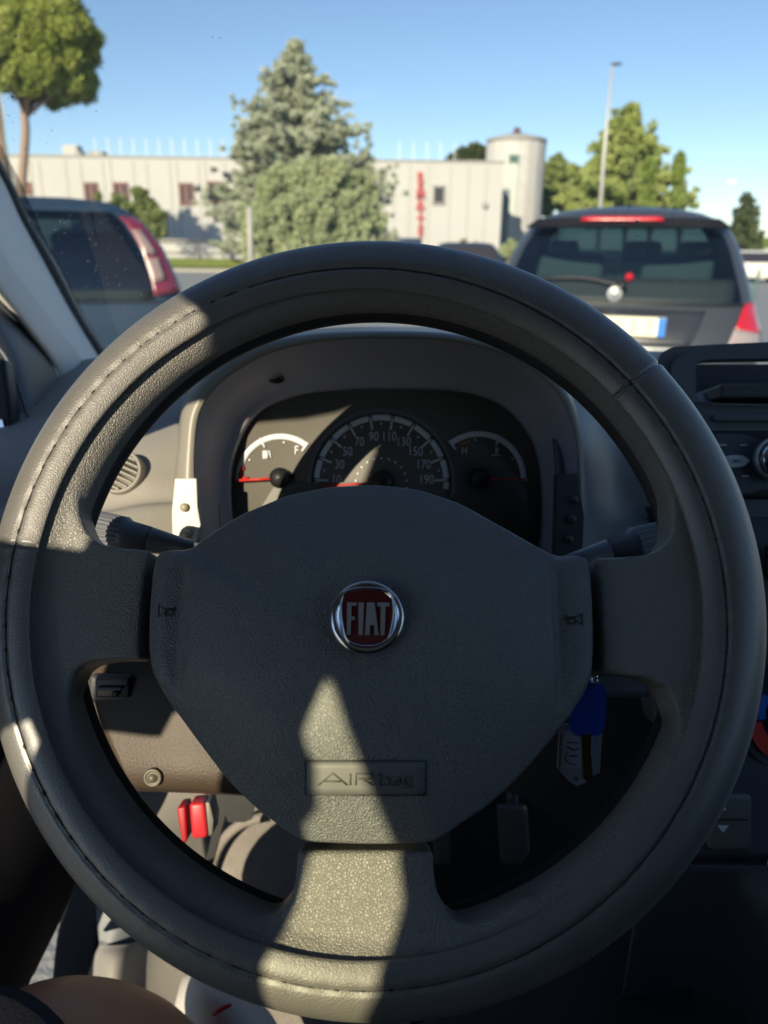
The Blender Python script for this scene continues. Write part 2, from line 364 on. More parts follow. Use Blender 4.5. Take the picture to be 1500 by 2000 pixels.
for s in SS:
    loops.append([WL(*(pc+(p-pc)*s), pad_h(s, *(pc+(p-pc)*s))) for p in dens])
b = MB().loft(loops, True, False, True)
pad = b.build('airbag_pad', PAD, sw)
def pad_s(u, v):                              # radial fraction of a point
    d = np.array([u, v])-pc; a = math.atan2(d[1], d[0]); A = np.arctan2(dens[:, 1]-pc[1], dens[:, 0]-pc[0])
    k = np.argmin(abs(np.angle(np.exp(1j*(A-a))))); return np.linalg.norm(d)/np.linalg.norm(dens[k]-pc)
def padpt(px, py, off=0.0):
    h = .03
    for _ in range(6):
        q = uv(px, py, h); h = pad_h(pad_s(*q), *q)
    return WL(q[0], q[1], h+off)
# plate with raised lettering
pw = [[padpt(x, y, .0002) for x in np.linspace(599, 829, 14)] for y in np.linspace(1488, 1551, 6)]
plate = MB().loft(pw, closed=False).build('airbag_plate', PLATE, pad, mods=[('solid', .0008, 0)])
bd = [(597, 1486), (713, 1486), (831, 1487), (831, 1520), (831, 1553), (713, 1553), (597, 1552), (597, 1520), (597, 1486)]
GROOVE = mat('groove', (.05, .05, .05), .7)
bb = MB()
for i in range(8):
    seg = [padpt(bd[i][0]+(bd[i+1][0]-bd[i][0])*t, bd[i][1]+(bd[i+1][1]-bd[i][1])*t, .0002) for t in np.linspace(0, 1, 5)]
    bb.tube(seg, .0004, 6)
bb.build('plate_border', GROOVE, pad)
c1, c2 = padpt(720, 1525, .0012), padpt(760, 1525, .0012); ex = c2-c1; ex /= np.linalg.norm(ex)
ey = padpt(720, 1500, .0012)-padpt(720, 1545, .0012); ey -= ex*(ey@ex); ey /= np.linalg.norm(ey); en = np.cross(ex, ey)
ENG = mat('engraved', (.10, .102, .098), .5)
def stroke_letters(nm, strokes, r, mt, parent, pt):
    bb = MB()
    for s in strokes: bb.tube([pt(*p) for p in s], r, 6)
    return bb.build(nm, mt, parent)
AB = [[(622, 1533), (650, 1510), (678, 1533)], [(633, 1526), (667, 1526)], [(684, 1511), (684, 1533)],
      [(695, 1533), (695, 1511), (722, 1511), (727, 1516), (722, 1521), (700, 1521)], [(708, 1522), (728, 1533)],
      [(741, 1510), (741, 1533), (757, 1533), (760, 1526), (757, 1519), (742, 1519)],
      [(768, 1518), (779, 1518), (780, 1533), (768, 1533), (767, 1526), (779, 1526)],
      [(801, 1531), (789, 1531), (787, 1524), (790, 1518), (801, 1518), (801, 1539), (787, 1539)]]
stroke_letters('lettering', AB, .00035, ENG, plate, lambda x, y: padpt(x, y, .0011))
for (cx, cy, sg) in ((326, 1193, 1), (1121, 1209, -1)):
    pt = lambda x, y: padpt(cx+sg*x, cy+y, .0002)
    hs_ = [[(-16, -13), (-16, 12)], [(-16, -10), (-4, -4), (16, -4)], [(-16, 9), (-4, 5), (0, 5)], [(-4, 7), (0, 9), (10, 9), (13, 4), (10, -1), (-1, -1), (-4, 3), (-4, 7)], [(16, -9), (16, 2)]]
    stroke_letters('horn_symbol', hs_, .00035, GROOVE, pad, pt)
# emblem
ec = padpt(717, 1207, 0)+NN*.0008
EU, EV = UU, VV
RE = .01655
emb = MB().lathe([(RE*.97, -.002), (RE*.985, .0008), (RE, .0016), (RE*.985, .0026), (RE*.93, .0034), (RE*.85, .0034), (RE*.78, .0026), (RE*.74, .0014), (0, .0012)], ec, NN, EU, EV, 72).build('emblem', CHROME, sw)
def esh(k, sc_=1.0):
    pts = [(-.0100, .0098), (-.006, .0118), (0, .0124), (.006, .0118), (.0100, .0098), (.0111, .0055), (.0108, 0), (.0095, -.0065), (.0078, -.0100), (.004, -.0118), (0, -.0122), (-.004, -.0118), (-.0078, -.0100), (-.0095, -.0065), (-.0108, 0), (-.0111, .0055)]
    return evenly(cr(np.array(pts)*sc_, 120, True), 96)
sh = esh(0); b = MB()
b.loft([[ec+EU*p[0]*s+EV*p[1]*s+NN*h for p in sh] for s, h in ((1.10, .0012), (1.09, .0034), (1.05, .0040), (1.0, .0036), (.985, .0022), (.6, .0022), (.02, .0022))], True, False, True)
b.build('shield_rim', CHROME, emb)
RED = mat('enamel_red', (.19, .014, .012), .3, coat=.2, spec=.4)
def shield_red():
    b = MB(); xs = np.linspace(-.0110, .0110, 400)
    top = lambda x: np.interp(x, sh[:, 0][np.argsort(sh[:, 0])], sh[:, 1][np.argsort(sh[:, 0])])
    up_ = sh[sh[:, 1] > .004]; up_ = up_[np.argsort(up_[:, 0])]; dn = sh[sh[:, 1] < .0045]; dn = dn[np.argsort(dn[:, 0])]
    row = []
    for x in xs:
        x_ = x*.975; yt = np.interp(x_, up_[:, 0], up_[:, 1])*.975; yb = np.interp(x_, dn[:, 0], dn[:, 1])*.975
        h = .0026+.00018*math.sin(x*2*math.pi/.00075)
        row.append([ec+EU*x_+EV*y+NN*(h+.0006*(1-(y/.0125)**2)) for y in np.linspace(yb, yt, 10)])
    return b.loft(row, closed=False)
shield_red().build('red_shield', RED, emb)
def letter(polys):
    b = MB()
    for p in polys: b.prism([ec+EU*x*.001+EV*y*.001 for x, y in p], NN*.0030, NN*.0043)
    return b
k_ = .232  # mm per px
def LP(pts): return [((x-717)*k_, -(y-1207)*k_) for x, y in pts]
FI = {
 'F': [[(679, 1180), (697, 1180), (697, 1186), (687, 1186), (687, 1207), (694, 1207), (694, 1213), (687, 1213), (686, 1240), (679, 1240)]],
 'I': [[(700, 1180), (711, 1180), (709, 1241), (701, 1241)]],
 'A': [[(716, 1180), (731, 1180), (739, 1241), (731, 1241), (730, 1222), (723, 1222), (722, 1241), (713, 1241)]],
 'T': [[(736, 1180), (760, 1180), (759, 1187), (752, 1187), (750, 1241), (742, 1241), (743, 1187), (736, 1187)]]}
for ch in 'FIAT':
    pl = [LP(p) for p in FI[ch]]
    letter(pl).build('letter', SATIN, emb, smooth=False)
# ================================================================== COLUMN, STALKS
def stalk(name, A, B, r0, r1, rt, label):
    A, B = np.array(A), np.array(B); d = B-A; Ln = np.linalg.norm(d); d /= Ln
    e1 = np.cross(d, UP); e1 /= np.linalg.norm(e1); e2 = np.cross(d, e1)
    root = empty(name, A, label, 'stalk')
    def ring(t, r, ribs=0):
        out = []
        for k in range(144):
            a = 2*math.pi*k/144; q = r
            if ribs: q = r*(1-.085*(.5+.5*math.cos(a*ribs))**1.2)
            out.append(A+d*Ln*t+(e1*math.cos(a)*1.0+e2*math.sin(a)*.92)*q)
        return out
    MB().loft([ring(-.05, r0), ring(.0, r0), ring(.38, r1)], True, True, True).build('shaft', STALK, root)
    MB().loft([ring(.385, r1*.93), ring(.39, r1*1.02), ring(.56, r1*1.18), ring(.60, rt*1.0), ring(.61, rt*.99, 24), ring(.93, rt*1.03, 24), ring(.97, rt*.98, 24), ring(1.0, rt*.8), ring(1.005, rt*.4)], True, True, True).build('ribbed_grip', STALK, root)
    return root
stalk('indicator_stalk', P(385, 1073, .47), P(150, 1027, .475), .0045, .0088, .0125, 'ribbed dark stalk on the left side of the column, its tip in sunlight')
stalk('wiper_stalk', P(1100, 1100, .46), P(1330, 1052, .465), .0045, .0095, .0138, 'ribbed dark stalk on the right side of the column, in shade')
col = empty('steering_column', P(740, 1250, .45), 'dark shrouded column behind the middle of the wheel', 'steering column')
L = []
for z, s in ((.42, .75), (.47, .95), (.56, 1.0), (.66, 1.0)):
    L.append([P(740+x*s*.45/z*1.15, 1270+y*s*.45/z, z) for x, y in cr([(-240, -120), (0, -190), (240, -120), (290, 40), (230, 150), (0, 190), (-230, 150), (-290, 40)], 48, True)])
MB().loft(L, True, True, True).build('shroud', DARK, col)
# ================================================================== DASHBOARD
dash = empty('dashboard', P(740, 900, .8), 'grey moulded dashboard of the van, lit by sun on its left end', 'dashboard')
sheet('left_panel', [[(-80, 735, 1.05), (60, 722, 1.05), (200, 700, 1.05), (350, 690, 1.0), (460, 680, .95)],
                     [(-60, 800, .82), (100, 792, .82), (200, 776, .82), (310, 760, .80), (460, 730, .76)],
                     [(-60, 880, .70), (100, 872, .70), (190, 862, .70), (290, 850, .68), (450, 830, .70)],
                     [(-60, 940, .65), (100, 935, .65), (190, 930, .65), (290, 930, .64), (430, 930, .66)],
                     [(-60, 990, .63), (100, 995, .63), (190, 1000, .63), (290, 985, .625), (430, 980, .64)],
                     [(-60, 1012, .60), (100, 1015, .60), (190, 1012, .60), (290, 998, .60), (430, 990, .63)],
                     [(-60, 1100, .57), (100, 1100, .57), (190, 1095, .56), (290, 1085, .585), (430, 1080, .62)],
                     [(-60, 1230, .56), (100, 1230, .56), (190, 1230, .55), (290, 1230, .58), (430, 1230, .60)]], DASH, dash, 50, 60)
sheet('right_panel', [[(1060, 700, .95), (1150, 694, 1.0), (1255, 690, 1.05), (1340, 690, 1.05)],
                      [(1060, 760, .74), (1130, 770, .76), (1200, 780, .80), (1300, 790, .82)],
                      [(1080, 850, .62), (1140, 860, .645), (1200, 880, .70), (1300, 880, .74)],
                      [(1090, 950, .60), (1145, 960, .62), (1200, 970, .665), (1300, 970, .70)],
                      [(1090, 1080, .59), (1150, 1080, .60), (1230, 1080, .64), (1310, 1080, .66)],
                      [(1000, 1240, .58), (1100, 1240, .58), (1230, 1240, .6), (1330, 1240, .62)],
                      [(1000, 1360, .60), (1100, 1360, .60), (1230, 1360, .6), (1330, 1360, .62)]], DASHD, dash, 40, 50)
# binnacle
def hoodloop(pts, z, n=140):
    p = cr(pts, n); zz = z if np.isscalar(z) else np.interp(np.linspace(0, 1, n), np.linspace(0, 1, len(z)), z)
    return [P(a, b_, c) for (a, b_), c in zip(p, np.broadcast_to(zz, (n,)))]
OUTR = [(338, 1110), (334, 1040), (338, 960), (346, 880), (356, 800), (392, 742), (440, 700), (510, 668), (610, 650), (740, 645), (880, 650), (990, 676), (1060, 716), (1110, 766), (1134, 840), (1142, 920), (1146, 1010), (1144, 1120)]
INNR = [(398, 1110), (390, 1045), (383, 960), (382, 880), (392, 806), (425, 756), (470, 722), (530, 690), (620, 669), (740, 661), (880, 667), (985, 693), (1052, 732), (1098, 784), (1122, 850), (1128, 920), (1126, 1010), (1100, 1120)]
BACK = [(450, 1120), (442, 1045), (432, 960), (438, 890), (462, 828), (496, 790), (540, 766), (600, 752), (670, 744), (740, 740), (880, 745), (965, 765), (1020, 800), (1052, 850), (1068, 900), (1074, 960), (1074, 1030), (1062, 1120)]
LED = [(470, 1120), (454, 1045), (446, 960), (452, 895), (474, 838), (506, 800), (548, 778), (604, 764), (672, 757), (740, 754), (880, 758), (960, 777), (1010, 810), (1042, 858), (1056, 905), (1062, 960), (1062, 1030), (1050, 1120)]
clu = empty('instrument_cluster', P(740, 900, .62), 'arched instrument binnacle with speedometer between two small gauges', 'instrument cluster')
def shrink(a, b_, t): return [(x+(X-x)*t, y+(Y-y)*t) for (x, y), (X, Y) in zip(a, b_)]
def off(a, dx, dy, keep=3):
    return [(x+(dx if x > 740 else -dx)*(1 if i < 6 or i > 11 else .4), y+dy) for i, (x, y) in enumerate(a)]
lay = [hoodloop([(x+(-6 if x < 740 else 6), y+ (6 if 4 < i < 14 else 0)) for i, (x, y) in enumerate(OUTR)], .75),
       hoodloop([(x, y-7 if 5 < i < 13 else y) for i, (x, y) in enumerate(OUTR)], .66), hoodloop(OUTR, .60), hoodloop(shrink(OUTR, INNR, .12), .586),
       hoodloop(shrink(OUTR, INNR, .5), .580), hoodloop(shrink(OUTR, INNR, .9), .580), hoodloop(INNR, .584)]
MB().loft(lay, closed=False).build('hood', FRAME, clu)
INW = mat('binnacle_inner', (.40, .38, .41), .5, bump=[('noise', 300, .0003, .3)])
MB().loft([hoodloop(INNR, .584), hoodloop(shrink(INNR, BACK, .5), .608), hoodloop(BACK, .636), hoodloop(LED, .638), hoodloop(shrink(LED, BACK, -.5), .652)], closed=False).build('inner_wall', INW, clu)
ZD = .65
def D(px, py, o=0.0): return P(px, py, ZD-o)
FACE = mat('dial_face', (.145, .135, .115), .55, bump=[('noise', 900, .0001, .1)])
face = MB().loft([[D(x, y) for x in (400, 1110)] for y in (720, 1140)], closed=False).build('dial_face', FACE, clu, mods=[('solid', .004, 1)])
MK = mat('dial_print', (.86, .88, .92), .6); DP = mat('dial_print_red', (.55, .03, .02), .5); ORG_ = mat('dial_print_orange', (.5, .22, .05), .5)
MK2 = mat('dial_ring_grey', (.15, .155, .165), .4)
def band(cx, cy, r0, r1, a0, a1, o0, n=64, b=None, oth=.0006):
    b = b or MB(); A = [math.radians(a0+(a1-a0)*i/n) for i in range(n+1)]
    L = [[D(cx+r*math.cos(a), cy-r*math.sin(a), h) for r, h in ((r0, o0), (r0, o0+oth), (r1, o0+oth), (r1, o0))] for a in A]
    return b.loft(L, True, True, True)
def bar(b, x0, y0, x1, y1, wpx, o0, th=.0006):
    d = np.array([x1-x0, y1-y0], float); d /= np.linalg.norm(d); nrm = np.array([-d[1], d[0]])*wpx/2
    p = [(x0+nrm[0], y0+nrm[1]), (x1+nrm[0], y1+nrm[1]), (x1-nrm[0], y1-nrm[1]), (x0-nrm[0], y0-nrm[1])]
    return b.prism([D(x, y, o0) for x, y in p], -fwd*0, -fwd*th)
XF = RX; YF = UP; NF = -fwd
px1 = ZD/F
spd = band(745, 942, 137, 146, -12, 192, .0002, oth=.003).build('speedometer', MK2, clu)
band(745, 942, 121, 132, -6, 186, .0006).build('scale_ring', MK, spd)
mk = MB(); mkd = MB()
for i, vl in enumerate(range(10, 200, 20)):
    a = rad(178-176*i/9); c, s = math.cos(a), math.sin(a)
    bar(mk, 745+c*104, 942-s*104, 745+c*128, 942-s*128, 4, .0013)
    bar(mkd, 745+c*119, 942-s*119, 745+c*134, 942-s*134, 8, .0011)
    if i < 9:
        a2 = a-rad(176/18); mk.lathe([(.0009, .0006), (.0009, .0012), (0, .0012)], D(745+math.cos(a2)*114, 942-math.sin(a2)*114), NF, XF, YF, 10)
    text('numeral', str(vl), 25*px1, (D(745+c*88, 940-s*88, .0012), XF, YF, NF), MK, spd, .0002, .80)
for i in range(13):
    a = rad(190-200*i/12); mk.lathe([(.0009, .0006), (.0009, .0012), (0, .0012)], D(745+math.cos(a)*50, 945-math.sin(a)*50), NF, XF, YF, 10)
mk.build('scale_print', MK, spd); mkd.build('tick_gaps', FACE, spd)  # mkd bars in the face colour break the ring behind each tick
text('unit_text', 'km/h', 12*px1, (D(743, 875, .0012), XF, YF, NF), MK2, spd, .0002)
MB().lathe([(24*px1, .001), (23*px1, .007), (18*px1, .009), (0, .0095)], D(745, 942), NF, XF, YF, 32).build('needle_cap', BLACK, spd)
bar(MB(), 745, 942, 630, 950, 4, .006).build('needle', DP, spd)
def gauge(name, cx, cy, r, a0, a1, na, label_l):
    g = band(cx, cy, r-11, r, a0, a1, .0004).build(name, MK, clu)
    t_ = MB()
    for fr in (0, .5, 1):
        a = rad(a0+(a1-a0)*fr); bar(t_, cx+math.cos(a)*(r-20), cy-math.sin(a)*(r-20), cx+math.cos(a)*(r+1), cy-math.sin(a)*(r+1), 4, .0012)
    for fr in (.25, .75):
        a = rad(a0+(a1-a0)*fr); t_.lathe([(.0009, .0006), (.0009, .0012), (0, .0012)], D(cx+math.cos(a)*(r-17), cy-math.sin(a)*(r-17)), NF, XF, YF, 10)
    t_.build('scale_print', MK, g)
    MB().lathe([(21*px1, .001), (20*px1, .007), (15*px1, .0095), (0, .0105)], D(cx, cy), NF, XF, YF, 32).build('needle_cap', BLACK, g)
    bar(MB(), cx, cy, cx+math.cos(rad(na))*(r-2), cy-math.sin(rad(na))*(r-2), 5, .007).build('needle', DP, g)
    return g
g1 = gauge('fuel_gauge', 548, 934, 87, 182, 52, 183, '')
bar(bar(MB(), 467, 930, 476, 911, 6, .0014), 466, 934, 485, 934, 6, .0014).build('red_zone', DP, g1)
text('letter_full', 'F', 24*px1, (D(579, 880, .0012), XF, YF, NF), MK, g1, .0002, .8)
b = bar(MB(), 513, 888, 524, 888, 16, .0012); bar(b, 526, 880, 529, 894, 2.5, .0012); b.build('pump_symbol', MK, g1)
g2 = gauge('temperature_gauge', 935, 935, 93, 128, -2, -1, '')
text('letter_hot', 'H', 20*px1, (D(907, 881, .0012), XF, YF, NF), MK, g2, .0002, .8)
bar(bar(MB(), 897, 863, 904, 866, 5, .0014), 901, 867, 918, 861, 6, .0014).build('orange_zone', ORG_, g2)
b = bar(MB(), 969, 874, 969, 886, 3, .0012); bar(b, 969, 876, 975, 876, 2, .0012); bar(b, 969, 880, 975, 880, 2, .0012); bar(b, 960, 889, 978, 889, 2, .0012); b.build('coolant_symbol', MK, g2)
b = MB(); b.prism([D(x, y, .001) for x, y in ((540, 945), (700, 942), (700, 1010), (500, 1010))], NF*0, NF*.004)
b.build('display_window', mat('lcd', (.10, .10, .085), .3), clu, smooth=False)
CLEAR = glass('clear_lens', (.93, .93, .93), .045)
MB().loft([[P(x, y, zz) for x in (452, 1060)] for y, zz in ((766, .645), (1120, .633))], closed=False).build('clear_lens', CLEAR, clu)
# trip-button strips
def strip(px, z0, z1, mt, sy=0):
    return MB().prism([P(x, y, z0) for x, y in px], NF*0, -NF*(z1-z0))
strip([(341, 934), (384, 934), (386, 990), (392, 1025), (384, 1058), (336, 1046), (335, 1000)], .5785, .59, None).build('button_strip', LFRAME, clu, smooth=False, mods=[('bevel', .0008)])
strip([(1088, 925), (1128, 925), (1142, 1010), (1138, 1085), (1084, 1085), (1086, 1010)], .5785, .59, None).build('button_strip', DARK, clu, smooth=False, mods=[('bevel', .0008)])  # right strip in dark trim, its shade put into the colour
BTN = mat('button_sunlit', (.30, .27, .19), .35)  # left buttons carry their sunlit tone in the colour
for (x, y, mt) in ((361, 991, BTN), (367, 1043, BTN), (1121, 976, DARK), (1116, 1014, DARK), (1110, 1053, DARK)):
    r = 8.6*.578/F
    MB().lathe([(r*1.02, 0), (r, .0022), (r*.8, .0036), (r*.4, .0043), (0, .0044)], P(x, y, .5785), NF, XF, YF, 28).build('push_button', mt, clu)
text('button_mark', '˄', 10*.578/F, (P(360, 970, .5780), XF, YF, NF), MK2, clu, .0001)
b = MB().tube([P(540+13*math.cos(a), 741+6*math.sin(a), .614) for a in np.linspace(0, 6.28, 24)], .0012, 6); b.prism([P(540+12*math.cos(a), 741+5.5*math.sin(a), .615) for a in np.linspace(0, 6.28, 24, endpoint=False)], NF*-.001, NF*.001)
b.build('hood_clip', BLACK, clu)
# air vent left
vent = empty('air_vent', P(237, 921, .64), 'round air vent with slanted slats on the sunlit left dash', 'air vent')
vc = P(234, 921, .632); vr = 40*.632/F
vn = NF*.93+RX*(-.1)+UP*.25; vn /= np.linalg.norm(vn); vx = np.cross(UP, vn); vx /= np.linalg.norm(vx); vy = np.cross(vn, vx)
MB().lathe([(vr*1.12, -.01), (vr*1.10, .0), (vr*1.04, .002), (vr*.94, .001), (vr*.9, -.012)], vc, vn, vx, vy, 48).build('bezel', DASH, vent)
MB().lathe([(vr*1.0, -.0135), (0, -.0135)], vc, vn, vx, vy, 32).build('duct', BLACK, vent)
for k in range(-3, 4):
    yy = k*vr*.27; hw = math.sqrt(max(vr*.92*vr*.92-yy*yy, 0)); a = rad(-24); dx = vx*math.cos(a)+vy*math.sin(a); dy = -vx*math.sin(a)+vy*math.cos(a)
    MB().box(vc+dy*yy-vn*.004, hw*2, vr*.14, .010, (dx, dy*.8+vn*.5, vn)).build('slat', DASH, vent, smooth=False, mods=[('bevel', .0004)])
# knee panel, light switch, screw
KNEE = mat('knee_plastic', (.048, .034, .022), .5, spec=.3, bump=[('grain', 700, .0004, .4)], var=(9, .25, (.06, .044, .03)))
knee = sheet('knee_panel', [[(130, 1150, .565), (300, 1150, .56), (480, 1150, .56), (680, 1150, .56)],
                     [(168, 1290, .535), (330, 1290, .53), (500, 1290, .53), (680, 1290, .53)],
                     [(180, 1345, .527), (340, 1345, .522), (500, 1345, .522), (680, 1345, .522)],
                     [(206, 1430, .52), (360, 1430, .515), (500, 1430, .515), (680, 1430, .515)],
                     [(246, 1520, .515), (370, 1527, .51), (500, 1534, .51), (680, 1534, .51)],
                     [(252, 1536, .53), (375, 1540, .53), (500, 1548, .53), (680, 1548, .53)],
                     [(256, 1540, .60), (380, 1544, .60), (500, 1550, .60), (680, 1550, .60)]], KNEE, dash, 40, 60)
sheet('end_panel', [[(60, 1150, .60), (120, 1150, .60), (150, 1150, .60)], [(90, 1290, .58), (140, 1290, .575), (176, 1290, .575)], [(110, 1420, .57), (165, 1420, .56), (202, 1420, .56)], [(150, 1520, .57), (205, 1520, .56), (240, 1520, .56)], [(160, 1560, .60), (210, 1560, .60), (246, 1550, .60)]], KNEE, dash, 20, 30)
def rbox(name, x0, y0, x1, y1, z, th, mt, parent, bev=.002, **k):
    return MB().prism([P(x, y, z) for x, y in ((x0, y0), (x1, y0), (x1, y1), (x0, y1))], NF*-.002, NF*th).build(name, mt, parent, smooth=True, mods=[('bevel', bev)], **k)
lsw = empty('light_switch', P(222, 1342, .52), 'small square dark control with a slider on the knee panel left of the hub', 'switch')
rbox('housing', 180, 1314, 262, 1368, .528, .007, DARK, lsw, .003)
rbox('inset', 187, 1322, 255, 1362, .520, .0012, BLACK, lsw, .002)
rbox('upper_key', 190, 1324, 252, 1339, .519, .003, DARK, lsw, .001)
rbox('slider', 192, 1341, 240, 1346, .517, .005, DASHD, lsw, .0008)
MB().lathe([(.0022, 0), (.0022, .003), (0, .003)], P(228, 1353, .519), NF, XF, YF, 20).build('knob', BLACK, lsw)
scr = MB().lathe([(.0062, -.001), (.006, .0006), (.0045, .0012), (.0042, .0004), (.003, .0002), (.0028, .0024), (0, .0028)], P(298, 1519, .507), NF, XF, YF, 32).build('screw', mat('screw_metal', (.14, .125, .10), .5, .3), dash)
# bonnet lever
RLEV = mat('lever_red', (.50, .02, .03), .4)
lev = empty('bonnet_lever', P(390, 1605, .60), 'red plastic release lever under the left dash', 'lever')
MB().prism([P(x, y, .60) for x, y in ((368, 1570), (400, 1568), (406, 1637), (374, 1641))], -NF*.02, NF*.0).build('handle', RLEV, lev, mods=[('bevel', .003)])
MB().prism([P(x, y, .61) for x, y in ((344, 1578), (362, 1575), (366, 1640), (356, 1655))], -NF*.02, NF*.0).build('side_tab', mat('lever_red_dark', (.35, .01, .015), .5), lev, mods=[('bevel', .002)])
MB().prism([P(x, y, .60) for x, y in ((401, 1566), (410, 1566), (418, 1600), (416, 1628), (408, 1634))], -NF*.02, NF*.001).build('bracket', mat('bracket_steel', (.16, .15, .13), .5, .3), lev, mods=[('bevel', .001)])
# footwell
fw = empty('footwell', P(500, 1700, 1.0), 'carpeted footwell and kick panels below the dash', 'footwell')
sheet('kick_panel', [[(120, 1500, 0.798), (260, 1500, 0.821), (420, 1500, 0.844)], [(160, 1600, 0.798), (280, 1620, 0.821), (400, 1600, 0.866)], [(190, 1700, 0.798), (290, 1700, 0.844), (410, 1700, 0.912)], [(200, 1760, 0.798), (300, 1790, 0.866), (420, 1790, 0.935)]], DASH, fw, 20, 20)
sheet('toe_carpet', [[(380, 1530, .98), (480, 1530, .98), (640, 1530, 1.0), (800, 1530, 1.0)], [(400, 1600, .95), (480, 1590, .95), (640, 1600, .98), (800, 1600, 1.0)], [(400, 1700, .93), (480, 1700, .93), (640, 1700, .96), (800, 1700, .98)], [(380, 1850, .92), (480, 1850, .92), (640, 1850, .94), (800, 1850, .96)], [(380, 2100, .90), (480, 2100, .90), (640, 2100, .92), (800, 2100, .94)]], CARPET, fw, 30, 30)
arch = [P(x, y, .915) for x, y in ((405, 1760), (412, 1700), (430, 1650), (462, 1615), (505, 1598), (560, 1592), (640, 1600))]
MB().tube(cr(arch, 40), .006, 10).build('carpet_edge', CARPET, fw)
MB().prism([P(x, y, .80) for x, y in ((395, 1535), (500, 1535), (492, 1600), (478, 1606), (445, 1606), (440, 1590), (425, 1650), (412, 1700), (400, 1690), (420, 1600))], -NF*.01, NF*0).build('bracket', BLACK, fw, smooth=False)
sheet('bulkhead', [[(60, 1100, .9), (500, 1100, 1.0), (1000, 1100, 1.0), (1500, 1100, 1.0)], [(60, 1400, .9), (500, 1500, 1.15), (1000, 1500, 1.2), (1500, 1500, 1.1)], [(350, 1800, 1.1), (600, 1800, 1.3), (1000, 1800, 1.3), (1500, 1800, 1.1)], [(350, 2200, .98), (600, 2200, 1.05), (1000, 2200, 1.05), (1500, 2200, 1.0)]], mat('dark_carpet', (.03, .03, .035), .95, bump=[('noise', 300, .002, .5)]), fw, 24, 24)
# right lower area
BRN = mat('column_trim', (.045, .04, .037), .6, bump=[('noise', 500, .0003, .4)])
sheet('lower_panel', [[(900, 1330, .62), (1050, 1330, .62), (1250, 1330, .66), (1420, 1330, .66)], [(900, 1450, .64), (1050, 1450, .64), (1250, 1450, .66), (1420, 1450, .66)], [(900, 1530, .66), (1010, 1550, .66), (1150, 1640, .68), (1330, 1700, .68)]], BRN, dash, 24, 24)
MB().prism([P(x, y, .60) for x, y in ((1262, 1318), (1312, 1350), (1300, 1420), (1282, 1420))], -NF*.03, NF*0).build('column_brace', DASHD, dash, smooth=False, mods=[('bevel', .003)])
for nm, lb, pts in (('clutch_pedal', 'leftmost of the pedals, dim behind the lower spoke', [(846, 1600), (878, 1600), (880, 1690), (848, 1690)]), ('brake_pedal', 'worn metal pedal dim between the lower spoke and the key', [(972, 1575), (1030, 1575), (1036, 1665), (1020, 1690), (980, 1690)])):
    p_ = empty(nm, P(*pts[0], .95), lb, 'pedal'); MB().prism([P(x, y, .9) for x, y in pts], -NF*.012, NF*0).build('pad', mat('pedal_rubber', (.06, .06, .06), .5, bump=[('wave', 200, .001, .6)]), p_, mods=[('bevel', .004)])
    c = np.mean([P(x, y, .915) for x, y in pts], 0); MB().tube([c, c+UP*.15-NF*.1], .007, 10).build('arm', DARK, p_)
# ================================================================== CENTRE CONSOLE
con = empty('centre_console', P(1450, 900, .72), 'dark centre console with storage recess at the right edge', 'console')
ZC = .66
fo = [(1262, 1010), (1268, 780), (1276, 712), (1288, 690), (1312, 680), (1400, 675), (1560, 668), (1720, 664), (1720, 1010)]
fi = [(1352, 800), (1350, 760), (1348, 716), (1356, 709), (1400, 705), (1720, 700), (1720, 800)]
fr_o = evenly(cr(np.array([(x, -y) for x, y in fo]), 200, True), 160); 
scq = ZC/F; O_ = P(1450, 900, ZC)
def q2(pts): return [((x-1450)*scq, -(y-900)*scq) for x, y in pts]
def smooth2(pts, n=12, it=6):
    p = np.array(pts, float); d = []
    for i in range(len(p)):
        for t in np.linspace(0, 1, n, endpoint=False): d.append(p[i]+(p[(i+1) % len(p)]-p[i])*t)
    d = np.array(d)
    for _ in range(it): d = (np.roll(d, 1, 0)+2*d+np.roll(d, -1, 0))/4
    return d
curve_poly('tray_surround', [smooth2(q2(fo)), smooth2(q2([(1352, 796), (1350, 712), (1380, 706), (1700, 702), (1700, 796)]))], (O_, RX, UP, NF), .012, DASHD, con, mods=[('bevel', .003)])
curve_poly('surround_lip', [smooth2(q2([(1300, 790), (1303, 712), (1330, 693), (1400, 689), (1710, 684), (1710, 796)])), smooth2(q2([(1350, 796), (1348, 712), (1378, 706), (1705, 702), (1705, 796)]))], (O_+NF*.009, RX, UP, NF), .004, DASHD, con, mods=[('bevel', .0015)])
MB().loft([[P(x, y, z) for x in (1345, 1560, 1720)] for y, z in ((712, ZC+.08), (770, ZC+.08), (772, ZC+.03), (800, ZC))], closed=False).build('tray', DARK, con, smooth=False, mods=[('solid', .003, 0)])
rbox('side_reveal', 1326, 712, 1356, 800, ZC-.008, .002, DASHD, con)
MB().box(P(1560, 772, ZC+.02), .16, .012, .05, (RX, UP, NF)).build('tray_shelf', DARK, con, smooth=False, mods=[('bevel', .002)])
MB().box(P(1560, 818, ZC-.004), .15, .0065, .014, (RX, UP, NF)).build('trim_bar', DASHD, con, mods=[('bevel', .002)])
sheet('lower_body', [[(1260, 990, .67), (1400, 990, .66), (1560, 990, .66), (1700, 990, .66)], [(1300, 1100, .66), (1400, 1100, .65), (1560, 1100, .65), (1700, 1100, .65)], [(1330, 1300, .63), (1400, 1300, .625), (1560, 1300, .625), (1700, 1300, .625)], [(1310, 1500, .60), (1400, 1500, .595), (1560, 1500, .595), (1700, 1500, .595)], [(1290, 1680, .57), (1380, 1680, .57), (1560, 1680, .57), (1700, 1680, .57)]], DARK, con, 24, 40)
